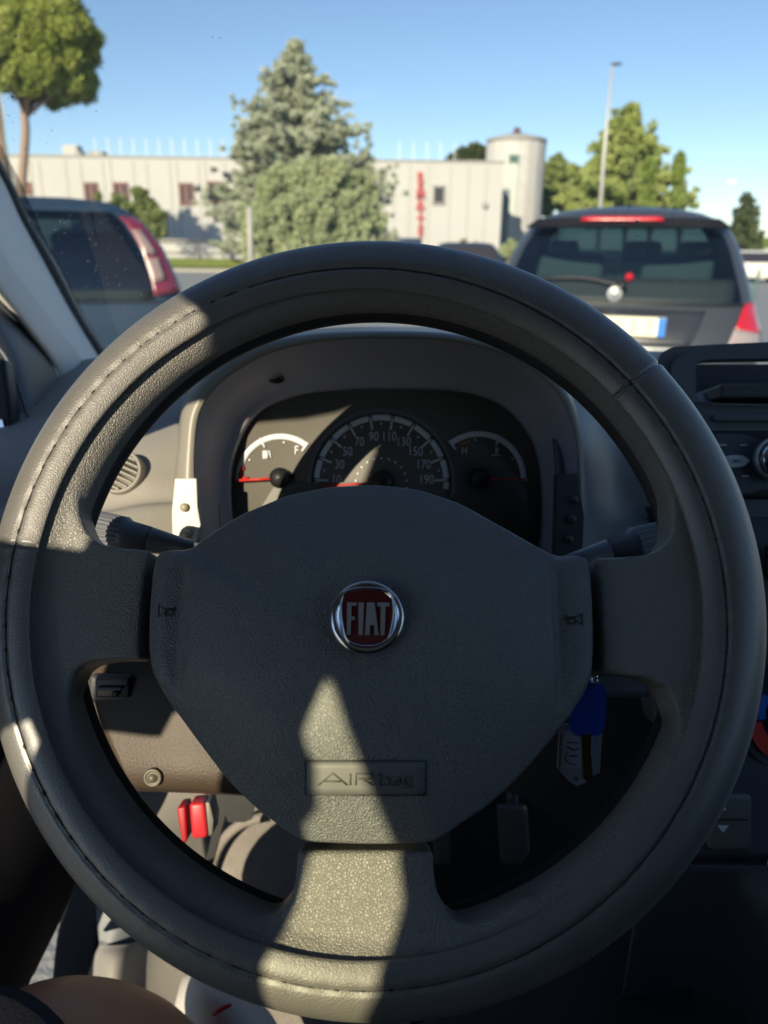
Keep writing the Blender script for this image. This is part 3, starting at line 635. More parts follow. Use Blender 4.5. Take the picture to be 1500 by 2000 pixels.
rad_ = empty('car_radio', P(1450, 900, ZC), 'glossy black radio with a silver ringed knob at the right edge', 'radio')
GLOSS = mat('gloss_black', (.02, .022, .028), .15, coat=.5)
rbox('fascia', 1340, 842, 1700, 975, ZC-.004, .006, BLACK, rad_, .003)
curve_poly('button_face', [smooth2(q2([(1345, 850), (1440, 850), (1475, 862), (1700, 862), (1700, 955), (1480, 955), (1450, 965), (1345, 965)]))], (O_+NF*.009, RX, UP, NF), .004, mat('radio_face', (.08, .09, .105), .3), rad_, mods=[('bevel', .001)])
ZR = ZC-.018
kc = P(1512, 897, ZR)
MB().lathe([(.0185, 0), (.0185, .006), (.0172, .0075), (.0160, .0070), (.0155, .003)], kc, NF, XF, YF, 64).build('knob_ring', SATIN, rad_)
MB().lathe([(.0155, .002), (.0150, .010), (.0135, .0115), (0, .0118)], kc, NF, XF, YF, 64).build('knob', CHROME, rad_)
curve_poly('source_button', [smooth2([((x-1443)*.00044, -(y-901)*.00044) for x, y in ((1412, 893), (1430, 889), (1450, 890), (1464, 900), (1450, 911), (1428, 913), (1412, 908))], 8, 3)], (P(1443, 901, ZR+.004), RX, UP, NF), .003, mat('pale_button', (.62, .72, .76), .4), rad_)
text('button_text', 'SRC', .0045, (P(1440, 901, ZR), RX, UP, NF), DARK, rad_, .0003)
for (x, y) in ((1412, 869), (1452, 869), (1456, 930)):
    MB().box(P(x, y, ZR+.004), .0055, .0008, .0006, (RX, UP, NF)).build('button_mark', MK, rad_, smooth=False)
cl = empty('climate_dial', P(1510, 1410, .59), 'round heater dial with red and blue arc scale at the right edge', 'dial')
cc = P(1560, 1395, .597)
k5 = .59/F
MB().lathe([(124*k5, -.004), (124*k5, .003), (117*k5, .004), (114*k5, .0), (0, .0)], cc, NF, XF, YF, 72).build('bezel', DARK, cl)
MB().lathe([(44*k5, 0), (42*k5, .014), (36*k5, .016), (0, .016)], cc, NF, XF, YF, 48).build('knob', BLACK, cl)
def arcb(r0, r1, a0, a1, mt, nm):
    A = [rad(a0+(a1-a0)*i/24) for i in range(25)]
    MB().loft([[cc+(RX*math.cos(a)+UP*math.sin(a))*r*k5+NF*h for r, h in ((r0, .001), (r0, .002), (r1, .002), (r1, .001))] for a in A], True, True, True).build(nm, mt, cl, smooth=False)
BLU = mat('scale_blue', (.04, .22, .85), .5); RSC = mat('scale_red', (.85, .08, .06), .5)
arcb(76, 104, 190, 230, RSC, 'red_scale'); arcb(84, 96, 170, 187, RSC, 'red_scale'); arcb(68, 82, 150, 187, BLU, 'blue_scale')
ws = empty('window_switch', P(1420, 1600, .57), 'square grey rocker switch with up and down arrows low on the console', 'switch')
rbox('rocker', 1378, 1548, 1464, 1656, .572, .006, mat('rocker', (.17, .165, .16), .5), ws, .004)
MB().box(P(1420, 1601, .5655), .03, .0008, .0006, (RX, UP, NF)).build('groove', BLACK, ws, smooth=False)
for pp in (((1402, 1582), (1419, 1582), (1412, 1571)), ((1401, 1612), (1423, 1612), (1412, 1626))):
    MB().prism([P(x, y, .5655) for x, y in pp], NF*0, NF*.0004).build('arrow', mat('arrow_white', (.8, .88, .9), .5), ws, smooth=False)
rbox('side_switch', 1493, 1062, 1580, 1130, .64, .004, BLACK, con, .004)
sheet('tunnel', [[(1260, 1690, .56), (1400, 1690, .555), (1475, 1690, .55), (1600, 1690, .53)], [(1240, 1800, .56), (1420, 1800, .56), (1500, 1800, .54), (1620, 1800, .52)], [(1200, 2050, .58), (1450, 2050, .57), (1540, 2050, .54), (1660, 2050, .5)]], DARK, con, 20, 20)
seat = empty('seat_base', P(1150, 1950, .6), 'black seat side and handbrake area in deep shade bottom right', 'seat')
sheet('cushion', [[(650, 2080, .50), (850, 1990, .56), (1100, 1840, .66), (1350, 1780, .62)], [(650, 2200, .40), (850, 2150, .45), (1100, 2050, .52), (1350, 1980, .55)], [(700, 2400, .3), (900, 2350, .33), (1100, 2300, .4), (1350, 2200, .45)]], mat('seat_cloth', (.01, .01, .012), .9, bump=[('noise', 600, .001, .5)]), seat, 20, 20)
# ================================================================== KEY + TAG
key = empty('ignition_key', P(1150, 1380, .455), 'blue headed key hanging beside the column', 'key')
KB = mat('key_blue', (.02, .08, .50), .35)
kp = [(1118, 1378), (1128, 1340), (1150, 1332), (1172, 1332), (1181, 1346), (1181, 1400), (1174, 1434), (1122, 1436), (1109, 1420)]
curve_poly('head', [smooth2([((x-1145)*.455/F, -(y-1385)*.455/F) for x, y in kp], 10, 8)], (P(1145, 1385, .455), RX, UP, NF), .006, KB, key, mods=[('bevel', .0016)])
MB().prism([P(x, y, .452) for x, y in ((1134, 1434), (1155, 1434), (1154, 1470), (1158, 1520), (1146, 1526), (1138, 1520), (1136, 1468))], -NF*.0015, NF*.0010).build('blade', mat('brass_dark', (.10, .07, .035), .4, .6), key, smooth=False, mods=[('bevel', .0004)])
MB().tube([P(1159, 1322+14*math.sin(a), .452)+NF*.006*math.cos(a) for a in np.linspace(0, 6.28, 20)], .0011, 8).build('ring', CHROME, key)
MB().lathe([(.0016, -.002), (.0016, .002), (0, .002)], P(1160, 1320, .448), NF, XF, YF, 16).build('ring_stop', mat('white_plastic', (.7, .7, .68), .4), key)
tg = empty('key_tag', P(1130, 1470, .465), 'white plastic key tag with scribbled paper label behind the blue key', 'key tag')
TG = mat('tag_plastic', (.32, .32, .37), .35)
tp = [(1103, 1415), (1160, 1400), (1176, 1410), (1170, 1508), (1160, 1512), (1152, 1514), (1144, 1526), (1126, 1533), (1112, 1526), (1088, 1500), (1092, 1432)]
th_ = [(1124+5*math.cos(a), 1519+4*math.sin(a)) for a in np.linspace(0, 6.28, 16, endpoint=False)]
f2 = lambda L: [((x-1130)*.468/F, -(y-1470)*.468/F) for x, y in L]
curve_poly('holder', [f2(tp), f2(th_)], (P(1130, 1470, .468), RX, UP, NF), .0035, TG, tg, mods=[('bevel', .0008)])
curve_poly('paper_insert', [f2([(1098, 1425), (1158, 1420), (1152, 1500), (1094, 1496)])], (P(1130, 1470, .468)+NF*.0022, RX, UP, NF), .0006, mat('tag_paper', (.42, .41, .46), .8), tg)
stroke_letters('handwriting', [[(1109, 1450), (1130, 1451)], [(1108, 1458), (1120, 1466), (1130, 1462)], [(1110, 1470), (1104, 1480), (1112, 1492), (1126, 1494)], [(1112, 1477), (1128, 1476)]], .0003, BLACK, tg, lambda x, y: P(x, y, .465))
# ================================================================== A-PILLAR, DOOR, WINDSCREEN
pil = empty('windscreen_pillar', P(80, 560, 1.05), 'pale grey slanted pillar trim at the left edge of the windscreen', 'pillar')
def zr(y): return .92+.30*(y-300)/470
RUB = [(-60, 235), (6, 350), (40, 425), (84, 504), (140, 607), (193, 696), (240, 770)]
RUB2 = [(-45, 235), (18, 350), (55, 425), (109, 515), (163, 620), (208, 690), (262, 770)]
TL = [(-190, 420), (-105, 460), (-40, 530), (0, 582), (56, 652), (98, 712), (124, 790)]
rows = []
for (a, b_), (c, d) in zip(TL, RUB):
    z1 = zr(d); rows.append([(a, b_, z1-.20), (a*.9+c*.1, b_*.9+d*.1, z1-.22), (a*.55+c*.45, b_*.55+d*.45, z1-.17), (a*.2+c*.8, b_*.2+d*.8, z1-.07), (c, d, z1)])
sheet('trim', rows, PILLAR, pil, 30, 40)
sheet('seal', [[(a, b_, zr(b_)-.004), ((a+c)/2, (b_+d)/2, zr(b_)-.010), (c, d, zr(d)+.004)] for (a, b_), (c, d) in zip(RUB, RUB2)], BLACK, pil, 8, 40)
def frit_mat():
    m_ = bpy.data.materials.new('frit_dots'); m_.use_nodes = True; t = m_.node_tree; t.nodes.clear()
    o = t.nodes.new('ShaderNodeOutputMaterial'); tr = t.nodes.new('ShaderNodeBsdfTransparent'); df = t.nodes.new('ShaderNodeBsdfDiffuse'); df.inputs[0].default_value = (.02, .02, .022, 1)
    tc = t.nodes.new('ShaderNodeTexCoord'); vo = t.nodes.new('ShaderNodeTexVoronoi'); vo.inputs['Scale'].default_value = 380; vo.inputs['Randomness'].default_value = .15
    t.links.new(tc.outputs['Object'], vo.inputs['Vector']); gt = t.nodes.new('ShaderNodeMath'); gt.operation = 'LESS_THAN'; gt.inputs[1].default_value = .44
    t.links.new(vo.outputs['Distance'], gt.inputs[0]); mx = t.nodes.new('ShaderNodeMixShader'); t.links.new(gt.outputs[0], mx.inputs[0]); t.links.new(df.outputs[0], mx.inputs[1]); t.links.new(tr.outputs[0], mx.inputs[2]); t.links.new(mx.outputs[0], o.inputs[0]); return m_
FR = frit_mat()
RUB3 = [(-25, 235), (38, 350), (62, 405), (86, 462), (112, 510), (166, 618), (210, 690)]
dr = MB().loft([[P(a, b_, zr(b_)+.006), P(c, d, zr(d)+.006)] for (a, b_), (c, d) in zip(RUB2, RUB3)], closed=False).build('dotted_band', FR, pil)
door = empty('driver_door', P(20, 900, .8), 'dark open driver door trim and sill at the left edge', 'door')
sheet('door_trim', [[(-260, 430, .80), (-105, 462, .82), (-100, 465, .9)], [(-260, 600, .78), (-60, 590, .80), (4, 585, .90)], [(-200, 680, .78), (0, 680, .80), (58, 655, .92)], [(-120, 760, .78), (40, 760, .80), (100, 715, .95)], [(-60, 900, .77), (60, 900, .78), (128, 795, .95)], [(-20, 1050, .77), (80, 1050, .78), (160, 1000, .95)], [(0, 1200, .74), (80, 1200, .75), (170, 1200, .9)]], DARK, door, 24, 40)
MB().tube(cr([P(x, y, .775) for x, y in ((-10, 670), (15, 705), (40, 770), (58, 830), (66, 870))], 20), .0016, 8).build('trim_line', DASHD, door)
mir = empty('door_mirror', P(5, 890, .74), 'sliver of the door mirror at the left edge above the stalk', 'mirror')
MB().prism([P(x, y, .75) for x, y in ((-80, 690), (8, 700), (22, 800), (32, 960), (10, 985), (-80, 990))], -NF*.02, NF*0).build('housing', BLACK, mir, mods=[('bevel', .004)])
MB().prism([P(x, y, .747) for x, y in ((-60, 815), (4, 820), (16, 870), (18, 950), (-60, 950))], -NF*.002, NF*0).build('glass', CHROME, mir, smooth=False)
# lower left: sill, door pocket, ground gap
MATTE = mat('matte_black', (.012, .012, .015), .9, spec=.1)
sheet('door_pocket', [[(-200, 1050, .62), (0, 1100, .64), (80, 1150, .66)], [(-200, 1300, .60), (20, 1300, .64), (130, 1300, .68)], [(-200, 1550, .58), (30, 1550, .64), (190, 1550, .72)], [(-200, 1750, .56), (40, 1750, .66), (138, 1740, .74)], [(-200, 1970, .55), (20, 1950, .68), (64, 1900, .76)]], MATTE, door, 30, 30)
MATTE = mat('matte_black', (.012, .012, .015), .9, spec=.1)
sheet('sill', [[(140, 1480, 0.980), (185, 1480, 0.958), (215, 1480, 0.912)], [(135, 1700, 0.980), (175, 1700, 0.935), (200, 1700, 0.889)], [(112, 1850, 0.935), (160, 1850, 0.889), (190, 1850, 0.866)], [(100, 2000, 0.889), (150, 2000, 0.844), (180, 2000, 0.821)], [(95, 2150, 0.844), (150, 2150, 0.798), (180, 2150, 0.775)]], MATTE, fw, 16, 24)
sheet('step_panel', [[(188, 1690, 0.878), (262, 1700, 0.889), (300, 1700, 0.889)], [(190, 1780, 0.866), (245, 1790, 0.866), (300, 1790, 0.889)], [(194, 1838, 0.855), (230, 1846, 0.855), (290, 1835, 0.878)]], DASHD, fw, 20, 24)
sheet('sill_cover', [[(196, 1846, 0.855), (240, 1846, 0.844), (300, 1830, 0.878), (420, 1820, 0.912)], [(186, 1880, 0.849), (225, 1885, 0.821), (290, 1880, 0.861), (420, 1880, 0.901)], [(182, 1990, 0.832), (215, 1990, 0.798), (280, 1990, 0.838), (420, 1990, 0.889)], [(180, 2150, 0.798), (210, 2150, 0.775), (270, 2150, 0.809), (420, 2150, 0.878)]], DASH, fw, 30, 30)
# windscreen
ws_ = empty('windscreen', (0.25, .9, 1.4), 'large clear windscreen speckled with dust', 'windscreen')
def wpt(s, t):      # s across, t up
    x = -.56+1.75*s; y = 1.18-.90*t-.10*(2*abs(s-.5))**2; z = 1.085+.70*t; return np.array([x, y, z])
WG = glass('windscreen_glass', (.97, .985, .97), .045, dust=.035)
MB().loft([[wpt(s, t) for s in np.linspace(0, 1, 24)] for t in np.linspace(0, 1, 14)], closed=False).build('pane', WG, ws_)
SPK = mat('dust_speck', (.75, .75, .72), .9)
b = MB(); rg = np.random.default_rng(5)
def onscreen(px, py):
    d = ray(px, py); best = None; t = 1.0
    # plane approx: y = 1.18-.90*t', z = 1.085+.70*t'
    n_ = np.array([0, .70, .90]); p0 = np.array([0, 1.17, 1.085]); tt = ((p0-CAM)@n_)/(d@n_)
    return CAM+d*tt, n_/np.linalg.norm(n_)
spk = [(1243, 413, 3.0), (1241, 443, 2.6), (1297, 407, 2.6), (1317, 410, 1.6), (1362, 413, 1.5), (1022, 464, 2.0), (35, 48, 2.2), (28, 168, 2.6), (418, 50, .7), (432, 52, .7)]
for i in range(150): spk.append((rg.uniform(60, 330), rg.uniform(400, 640), rg.uniform(.5, 1.2)))
for i in range(60): spk.append((rg.uniform(0, 200), rg.uniform(0, 300), rg.uniform(.4, 1.0)))
for i in range(60): spk.append((rg.uniform(980, 1490), rg.uniform(400, 660), rg.uniform(.4, .9)))
for (x, y, r) in spk:
    c, nn_ = onscreen(x, y); c = c-nn_*.012; r_ = r/F*1.05
    e1 = XX; e2 = np.cross(nn_, e1); k = rg.integers(5, 8)
    b.prism([c+(e1*math.cos(6.283*j/k)+e2*math.sin(6.283*j/k))*r_*rg.uniform(.7, 1.1) for j in range(k)], -nn_*.0003, nn_*.0)
sp_ = b.build('dust_specks', SPK, ws_, smooth=False); sp_['kind'] = 'stuff'
# ================================================================== PERSON (leg, shoe)
SKIN = mat('skin', (.52, .25, .13), .5, bump=[('noise', 400, .0004, .3)], var=(40, .3, (.44, .20, .10)))
hip = np.array([-.10, -.02, .76]); kneep = P(-10, 2150, .50); ank = P(470, 2200, .72)
pathL = np.array([hip, hip*.5+kneep*.5+np.array([0, 0, .01]), kneep-np.array([.0, .05, 0]), kneep+np.array([.015, .03, -.02]), kneep*.6+ank*.4+np.array([0, .03, 0]), kneep*.25+ank*.75, ank])
radL = [.085, .075, .062, .058, .055, .045, .036]
pr_ = np.hstack([pathL, np.array(radL)[:, None]]); pr_ = cr(pr_, 60)
person = MB().tube(pr_[:, :3], pr_[:, 3], 32).build('person', SKIN, None)
tag(person, 'seated driver, bare lower leg, dark shorts and white shoe at the bottom left', 'person')
ncut = 28
MB().tube(pr_[:ncut, :3], pr_[:ncut, 3]+.008, 32, False).build('shorts', mat('navy_cloth', (.008, .010, .02), .85, bump=[('noise', 500, .001, .4)]), person, mods=[('solid', .004, 1)])
SHOE = mat('shoe_mesh', (.62, .58, .55), .8, bump=[('wave', 140, .001, .6)])
def PW(px, py, z): return P(px, py, z)
srows = [[(330, 2060, .80), (400, 2050, .735), (480, 2060, .735), (560, 2060, .79)],
         [(338, 2000, .80), (400, 1990, .74), (480, 1995, .742), (545, 2020, .79)],
         [(348, 1950, .81), (390, 1940, .755), (460, 1950, .757), (520, 1978, .80)],
         [(360, 1915, .83), (385, 1905, .80), (440, 1912, .80), (490, 1950, .82)],
         [(368, 1902, .86), (390, 1895, .86), (420, 1898, .86), (460, 1935, .86)]]
shoe = sheet('shoe', srows, SHOE, person, 30, 40, .006)
MB().tube(cr([P(416, 1983, .722), P(432, 1971, .722), P(452, 1962, .724), P(438, 1966, .723)], 12), [.001, .0016, .002, .0022, .0022, .002, .0018, .0016, .0014, .0012, .001, .0008], 8).build('red_mark', mat('mark_red', (.5, .01, .02), .5), shoe)
# ================================================================== EXTERIOR
def ground():
    v = [(-900, -60, 0), (900, -60, 0), (900, 1500, 0), (-900, 1500, 0)]
    m_ = mat('asphalt', (.24, .25, .26), .6, bump=[('noise', 60, .02, .4)], var=(1.2, .3, (.30, .30, .29)), coords='Object')
    o = part('ground', v, [(0, 1, 2, 3)], m_, None, smooth=False); o['kind'] = 'structure'
ground()
def strip_(name, x0, x1, y0, y1, z, mt):
    o = MB().box(((x0+x1)/2, (y0+y1)/2, z/2), x1-x0, y1-y0, z).build(name, mt, None, smooth=False); o['kind'] = 'structure'; return o
GRS = mat('grass', (.10, .15, .03), .9, bump=[('noise', 8, .2, .6)], var=(3, .3, (.17, .19, .05)))
strip_('grass_verge', -80, 60, 40, 58, .12, GRS)
strip_('pavement', -80, 60, 38.5, 40, .1, mat('paving', (.4, .38, .33), .8))
# --- building
WALL = mat('white_render', (.485, .485, .48), .8, bump=[('noise', 2, .02, .2)], var=(.25, .3, (.44, .44, .43)))
YB = 70.0
bld = empty('factory_building', (-5, YB, 0), 'long cream panelled factory with flat roof and vertical red lettering', 'building')
def bx(px, py, y=YB): return Y_(px, py, y)
zt = bx(500, 311)[2]; xl = -46; xr = bx(984, 330)[0]
b = MB().box(((xl+xr)/2, YB+10, zt/2), xr-xl, 20, zt); b.build('walls', WALL, bld, smooth=False)
CAPM = mat('roof_cap', (.30, .30, .29), .6); MB().box(((xl+xr)/2, YB+10, zt+.06), xr-xl+.2, 20.2, .14).build('roof_edge', CAPM, bld, smooth=False)
PJ = mat('panel_joint', (.40, .385, .35), .8)
for i, px in enumerate((20, 62, 80, 131, 160, 203, 218, 262, 288, 333, 347, 389, 402, 440, 770, 800, 838, 880, 915, 950)):
    x = bx(px, 350)[0]; MB().box((x, YB-.02, zt*.5), .07, .06, zt-.4-(i % 3)*.1).build('panel_joint', PJ, bld, smooth=False)
WF = mat('window_red', (.20, .07, .06), .5); WGL = mat('window_dark', (.045, .04, .045), .15)
for (x0, x1, y0, y1) in ((166, 193, 358, 398), (223, 252, 358, 400), (351, 378, 359, 399), (407, 440, 356, 396), (847, 867, 364, 398), (52, 62, 358, 378)):
    a, c = bx(x0, y0), bx(x1, y1); cx_, cz_ = (a[0]+c[0])/2, (a[2]+c[2])/2; w_, h_ = c[0]-a[0], a[2]-c[2]
    wd = MB().box((cx_, YB-.02, cz_), w_, .16, h_).build('window', WGL, bld, smooth=False)
    b = MB()
    for sx in (-1, 1): b.box((cx_+sx*w_/2, YB-.1, cz_), .14, .12, h_+.14)
    for sz in (-1, 1): b.box((cx_, YB-.1, cz_+sz*h_/2), w_, .12, .14)
    if x0 < 800: b.box((cx_, YB-.11, cz_), .22, .10, h_)
    b.build('frame', WF if x0 < 800 else CAPM, wd, smooth=False)
LRED = mat('letter_red', (.45, .06, .06), .5)
for i, ch in enumerate('REMATTEI'):
    c = bx(821, 346+i*17.5); text('sign_letter', ch, .95, (np.array([c[0], YB-.15, c[2]]), XX, ZX, -YX), LRED, bld, .06, 1.0, .03)
c = bx(947, 401); MB().lathe([(.26, 0), (.26, .2), (.12, .22), (0, .22)], np.array([c[0], YB, c[2]]), -YX, XX, ZX, 20).build('wall_lamp', CAPM, bld)
for px in list(range(185, 440, 25))+list(range(780, 915, 27)):
    c = bx(px, 305); MB().box((c[0], YB+.3, zt+.75), .05, .05, 1.5).build('roof_post', mat('post_white', (.75, .76, .78), .5), bld, smooth=False)
for (px, w_, h_, cl_) in ((125, 1.3, .95, WALL), (140, .5, .5, CAPM), (175, 1.3, .5, CAPM)):
    c = bx(px, 300); MB().box((c[0], YB+2.0, zt+h_/2+.1), w_, 1.4, h_).build('roof_vent', cl_, bld, smooth=False, mods=[('bevel', .1)])
ann = empty('annex', (-12, 60, 0), 'low pale concrete wall running in front of the factory on the left', 'wall')
zt2 = Y_(400, 471, 62)[2]
MB().box((-21, 62, zt2/2), 24, 1.2, zt2).build('wall', WALL, ann, smooth=False)
MB().box((-21, 61.9, zt2+.05), 24.2, 1.6, .12).build('coping', PJ, ann, smooth=False)
MB().box((-21, 61.3, zt2*.45), 24, .2, .1).build('ledge', PJ, ann, smooth=False)
a2 = MB().box((bx(770, 480, 64)[0], 64, .95), 4.2, 1.5, 1.9).build('porch', WALL, None, smooth=False); tag(a2, 'low cream lean-to at the foot of the facade left of the red letters', 'annex')
# silo tower
tw = empty('tower', (bx(1005, 500, 84)[0], 84, 0), 'round white panelled tower with dark rim behind the factory', 'tower')
tc_ = np.array([bx(1001, 400, 88)[0], 88, 0]); rt = (bx(1059, 300, 88)[0]-bx(943, 300, 88)[0])/2*.985; ht = Y_(1001, 268, 84)[2]
b = MB(); L = []
for z in (0, ht): L.append([tc_+np.array([math.cos(a), math.sin(a), 0])*rt*(1+.01*((i//3) % 2))+ZX*z for i, a in enumerate(np.linspace(0, 2*math.pi, 96, endpoint=False))])
b.loft(L, True, True, True).build('shell', mat('tower_panels', (.52, .525, .52), .7, var=(.8, .25, (.44, .43, .41))), tw, smooth=False)
MB().lathe([(rt*1.02, ht-.1), (rt*1.03, ht+.25), (rt*.9, ht+.4), (.3, ht+.9), (0, ht+.9)], tc_, ZX, XX, YX, 64).build('rim', CAPM, tw)
MB().lathe([(.4, ht+.8), (.35, ht+1.35), (0, ht+1.45)], tc_, ZX, XX, YX, 16).build('cap', mat('rust', (.12, .06, .05), .7), tw)
DG = mat('dark_green_metal', (.05, .13, .11), .5)
c = bx(1003, 310, 88-rt-.1); MB().box(c, 1.1, .3, 1.0).box(c-ZX*4.6, .9, .15, 8.2).build('shaft_panel', mat('pale_green_panel', (.52, .57, .52), .6), tw, smooth=False); MB().box(c-YX*.1, .9, .3, .7).build('hatch', DG, tw, smooth=False)
c = bx(983, 440, 80); MB().box((c[0], 80, 3.4), .9, .5, 6.4).build('dark_gap', mat('gap_dark', (.16, .2, .21), .5), tw, smooth=False)  # tall dark slab standing in for the gap between factory and tower
# --- trees
def leafmat(name, c1, c2, rough=.6):
    m_ = mat(name, c1, rough, var=(1.3, .25, c2)); b = m_.node_tree.nodes['Principled BSDF']
    b.inputs['Transmission Weight'].default_value = 0; return m_
def leaves(centers, radii, n, size, seed, squash=1.0, up_bias=.3, elong=1.8, droop=0):
    r = np.random.default_rng(seed); cs = np.asarray(centers, float); rs = np.asarray(radii, float)
    wgt = rs**2; k = r.choice(len(cs), n, p=wgt/wgt.sum())
    d = r.normal(size=(n, 3)); d /= np.linalg.norm(d, axis=1)[:, None]
    rr_ = rs[k]*(r.random(n)**.45); rr_ *= (1+.25*r.normal(size=n)*.5)
    pos = cs[k]+d*rr_[:, None]*np.array([1, 1, squash])
    a = d+r.normal(size=(n, 3))*.7+np.array([0, 0, up_bias]); a[:, 2] -= droop; a /= np.linalg.norm(a, axis=1)[:, None]
    t = np.cross(a, r.normal(size=(n, 3))); t /= np.linalg.norm(t, axis=1)[:, None]
    s = size*(.6+.8*r.random(n))[:, None]
    v = np.stack([pos-a*s*elong*.5, pos+t*s*.5, pos+a*s*elong*.5, pos-t*s*.5], 1).reshape(-1, 3)
    f = np.arange(n*4).reshape(n, 4); return v, f
def mesh_fast(name, v, f, mt, parent):
    me = bpy.data.meshes.new(name); n = len(f); me.vertices.add(len(v)); me.vertices.foreach_set('co', (v-ORG[parent]).ravel())
    me.loops.add(n*4); me.loops.foreach_set('vertex_index', f.ravel()); me.polygons.add(n); me.polygons.foreach_set('loop_start', np.arange(n)*4)
    me.polygons.foreach_set('loop_total', np.full(n, 4)); me.update(calc_edges=True); me.materials.append(mt)
    o = bpy.data.objects.new(name, me); COL.objects.link(o); o.parent = parent; ORG[o] = ORG[parent]; return o
BARK = mat('bark', (.16, .13, .11), .9, bump=[('noise', 6, .05, .6)]); BARKR = mat('pine_bark', (.30, .22, .17), .9, bump=[('noise', 6, .05, .6)])
# umbrella pine
Yp = 38
pb = Y_(30, 560, Yp); pb[2] = 0
pine = empty('umbrella_pine', pb, 'round crowned stone pine with a bare trunk at the top left', 'tree')
cpt = Y_(68, 92, Yp); Rp = (Y_(190, 92, Yp)[0]-cpt[0])
tr = cr([np.array([Y_(34, 480, Yp)[0], Yp, 0]), Y_(42, 380, Yp), Y_(50, 260, Yp), Y_(48, 200, Yp), cpt-ZX*Rp*.2], 24)
MB().tube(tr, np.linspace(.22, .14, 24), 12).build('trunk', BARKR, pine)
b = MB(); rg = np.random.default_rng(11); base = Y_(48, 205, Yp)
for i in range(14):
    a = rg.uniform(0, 6.28); e = cpt+np.array([math.cos(a)*Rp*.75, math.sin(a)*Rp*.75, rg.uniform(-.3, .5)*Rp]); b.tube(cr([base-ZX*rg.uniform(0, .5), (base+e)/2-ZX*.25, e], 8), np.linspace(.09, .02, 8), 6)
b.build('branches', BARKR, pine)
cs = []; rs = []
for i in range(520):
    d = rg.normal(size=3); d /= np.linalg.norm(d)
    if d[2] < -.85: continue
    q = Rp*(.72+.22*rg.random())*(1+.06*math.sin(7*d[0]+5*d[2])+.05*math.sin(11*d[2]))
    cs.append(cpt+d*q*np.array([1, 1, .98])); rs.append(Rp*rg.uniform(.08, .16))
v, f = leaves(cs, rs, 170000, .06, 1, 1.0, .9, 3.4)
mesh_fast('crown', v, f, leafmat('pine_needles', (.20, .27, .04), (.34, .36, .07)), pine)
sp_b = np.array([Y_(-10, 250, 42)[0], 42, 0]); 
p2 = empty('pine_trunk', sp_b, 'leaning pine trunk cut by the left edge beside the pillar', 'tree')
MB().tube(cr([Y_(22, 420, 42), Y_(4, 300, 42), Y_(-10, 200, 42), Y_(-40, 90, 42)], 12), np.linspace(.3, .18, 12), 10).build('trunk', BARKR, p2)
v, f = leaves([Y_(-110, 20, 42)+RNG.normal(size=3)*1.2 for _ in range(20)], [1.0]*20, 5000, .09, 4, 1, .6, 2.4); mesh_fast('crown', v, f, MATS['pine_needles'], p2)
# blue cedar
def conifer(name, label, px, ptop, Yd, hw_px, base_py, n, leafm, seed, lean=0, spiky=1.0, size=.12, tiers=26, lobes=(), prof=0):
    base = np.array([Y_(px, 480, Yd)[0], Yd, 0]); top = Y_(px+lean, ptop, Yd); h = top[2]
    root = empty(name, base, label, 'tree'); r = np.random.default_rng(seed)
    MB().tube([base, (base+top)/2, top], [h*.018, h*.011, .03], 10).build('trunk', BARK, root)
    cs = []; rs = []; bb = MB()
    zb = Y_(px, base_py, Yd)[2]
    for i in range(tiers):
        t = i/(tiers-1); z = zb+(h-zb)*t; w_ = hw_px/F*Yd*.97*((1-t)**.85 if prof == 0 else 1-t**prof)*(1.0+.12*r.normal())+.12
        nbr = int(5+9*(1-t)); cen = base+(top-base)*(z/h)
        for k in range(nbr):
            a = r.uniform(0, 6.28); L_ = w_*r.uniform(.7, 1.12); tip = cen+np.array([math.cos(a)*L_, math.sin(a)*L_, L_*.18*r.uniform(.2, 1.6)])
            bb.tube([cen, (cen+tip)/2, tip], [.05, .03, .01], 5, False)
            for s in np.linspace(.3, 1.08, 8):
                cs.append(cen+(tip-cen)*s+r.normal(size=3)*.12); rs.append((.13+.22*(1-s))*(.7+.6*(1-t))*spiky)
    for (lx, ly, lr) in lobes:
        c = Y_(lx, ly, Yd-.5)
        for k in range(26):
            t = r.random(); cs.append(c+np.array([r.normal()*lr*.35*(1-t), r.normal()*lr*.35, (t-.55)*lr*2.4])); rs.append(lr*.32*(1.15-t))
    bb.build('branches', BARK, root)
    v, f = leaves(cs, rs, n, size, seed+1, .7, .35, 3.6); mesh_fast('crown', v, f, leafm, root); return root
BL = leafmat('cedar_needles', (.33, .38, .27), (.46, .49, .36))
conifer('blue_cedar', 'tall blue green conifer with pointed top in the middle of the view', 590, 92, 46, 150, 500, 260000, BL, 21, -15, 1.35, .078, 36, prof=2.0, lobes=((475, 300, 1.2), (500, 235, .8), (718, 300, 1.1), (672, 300, .9), (470, 270, .8), (722, 390, 1.2)))
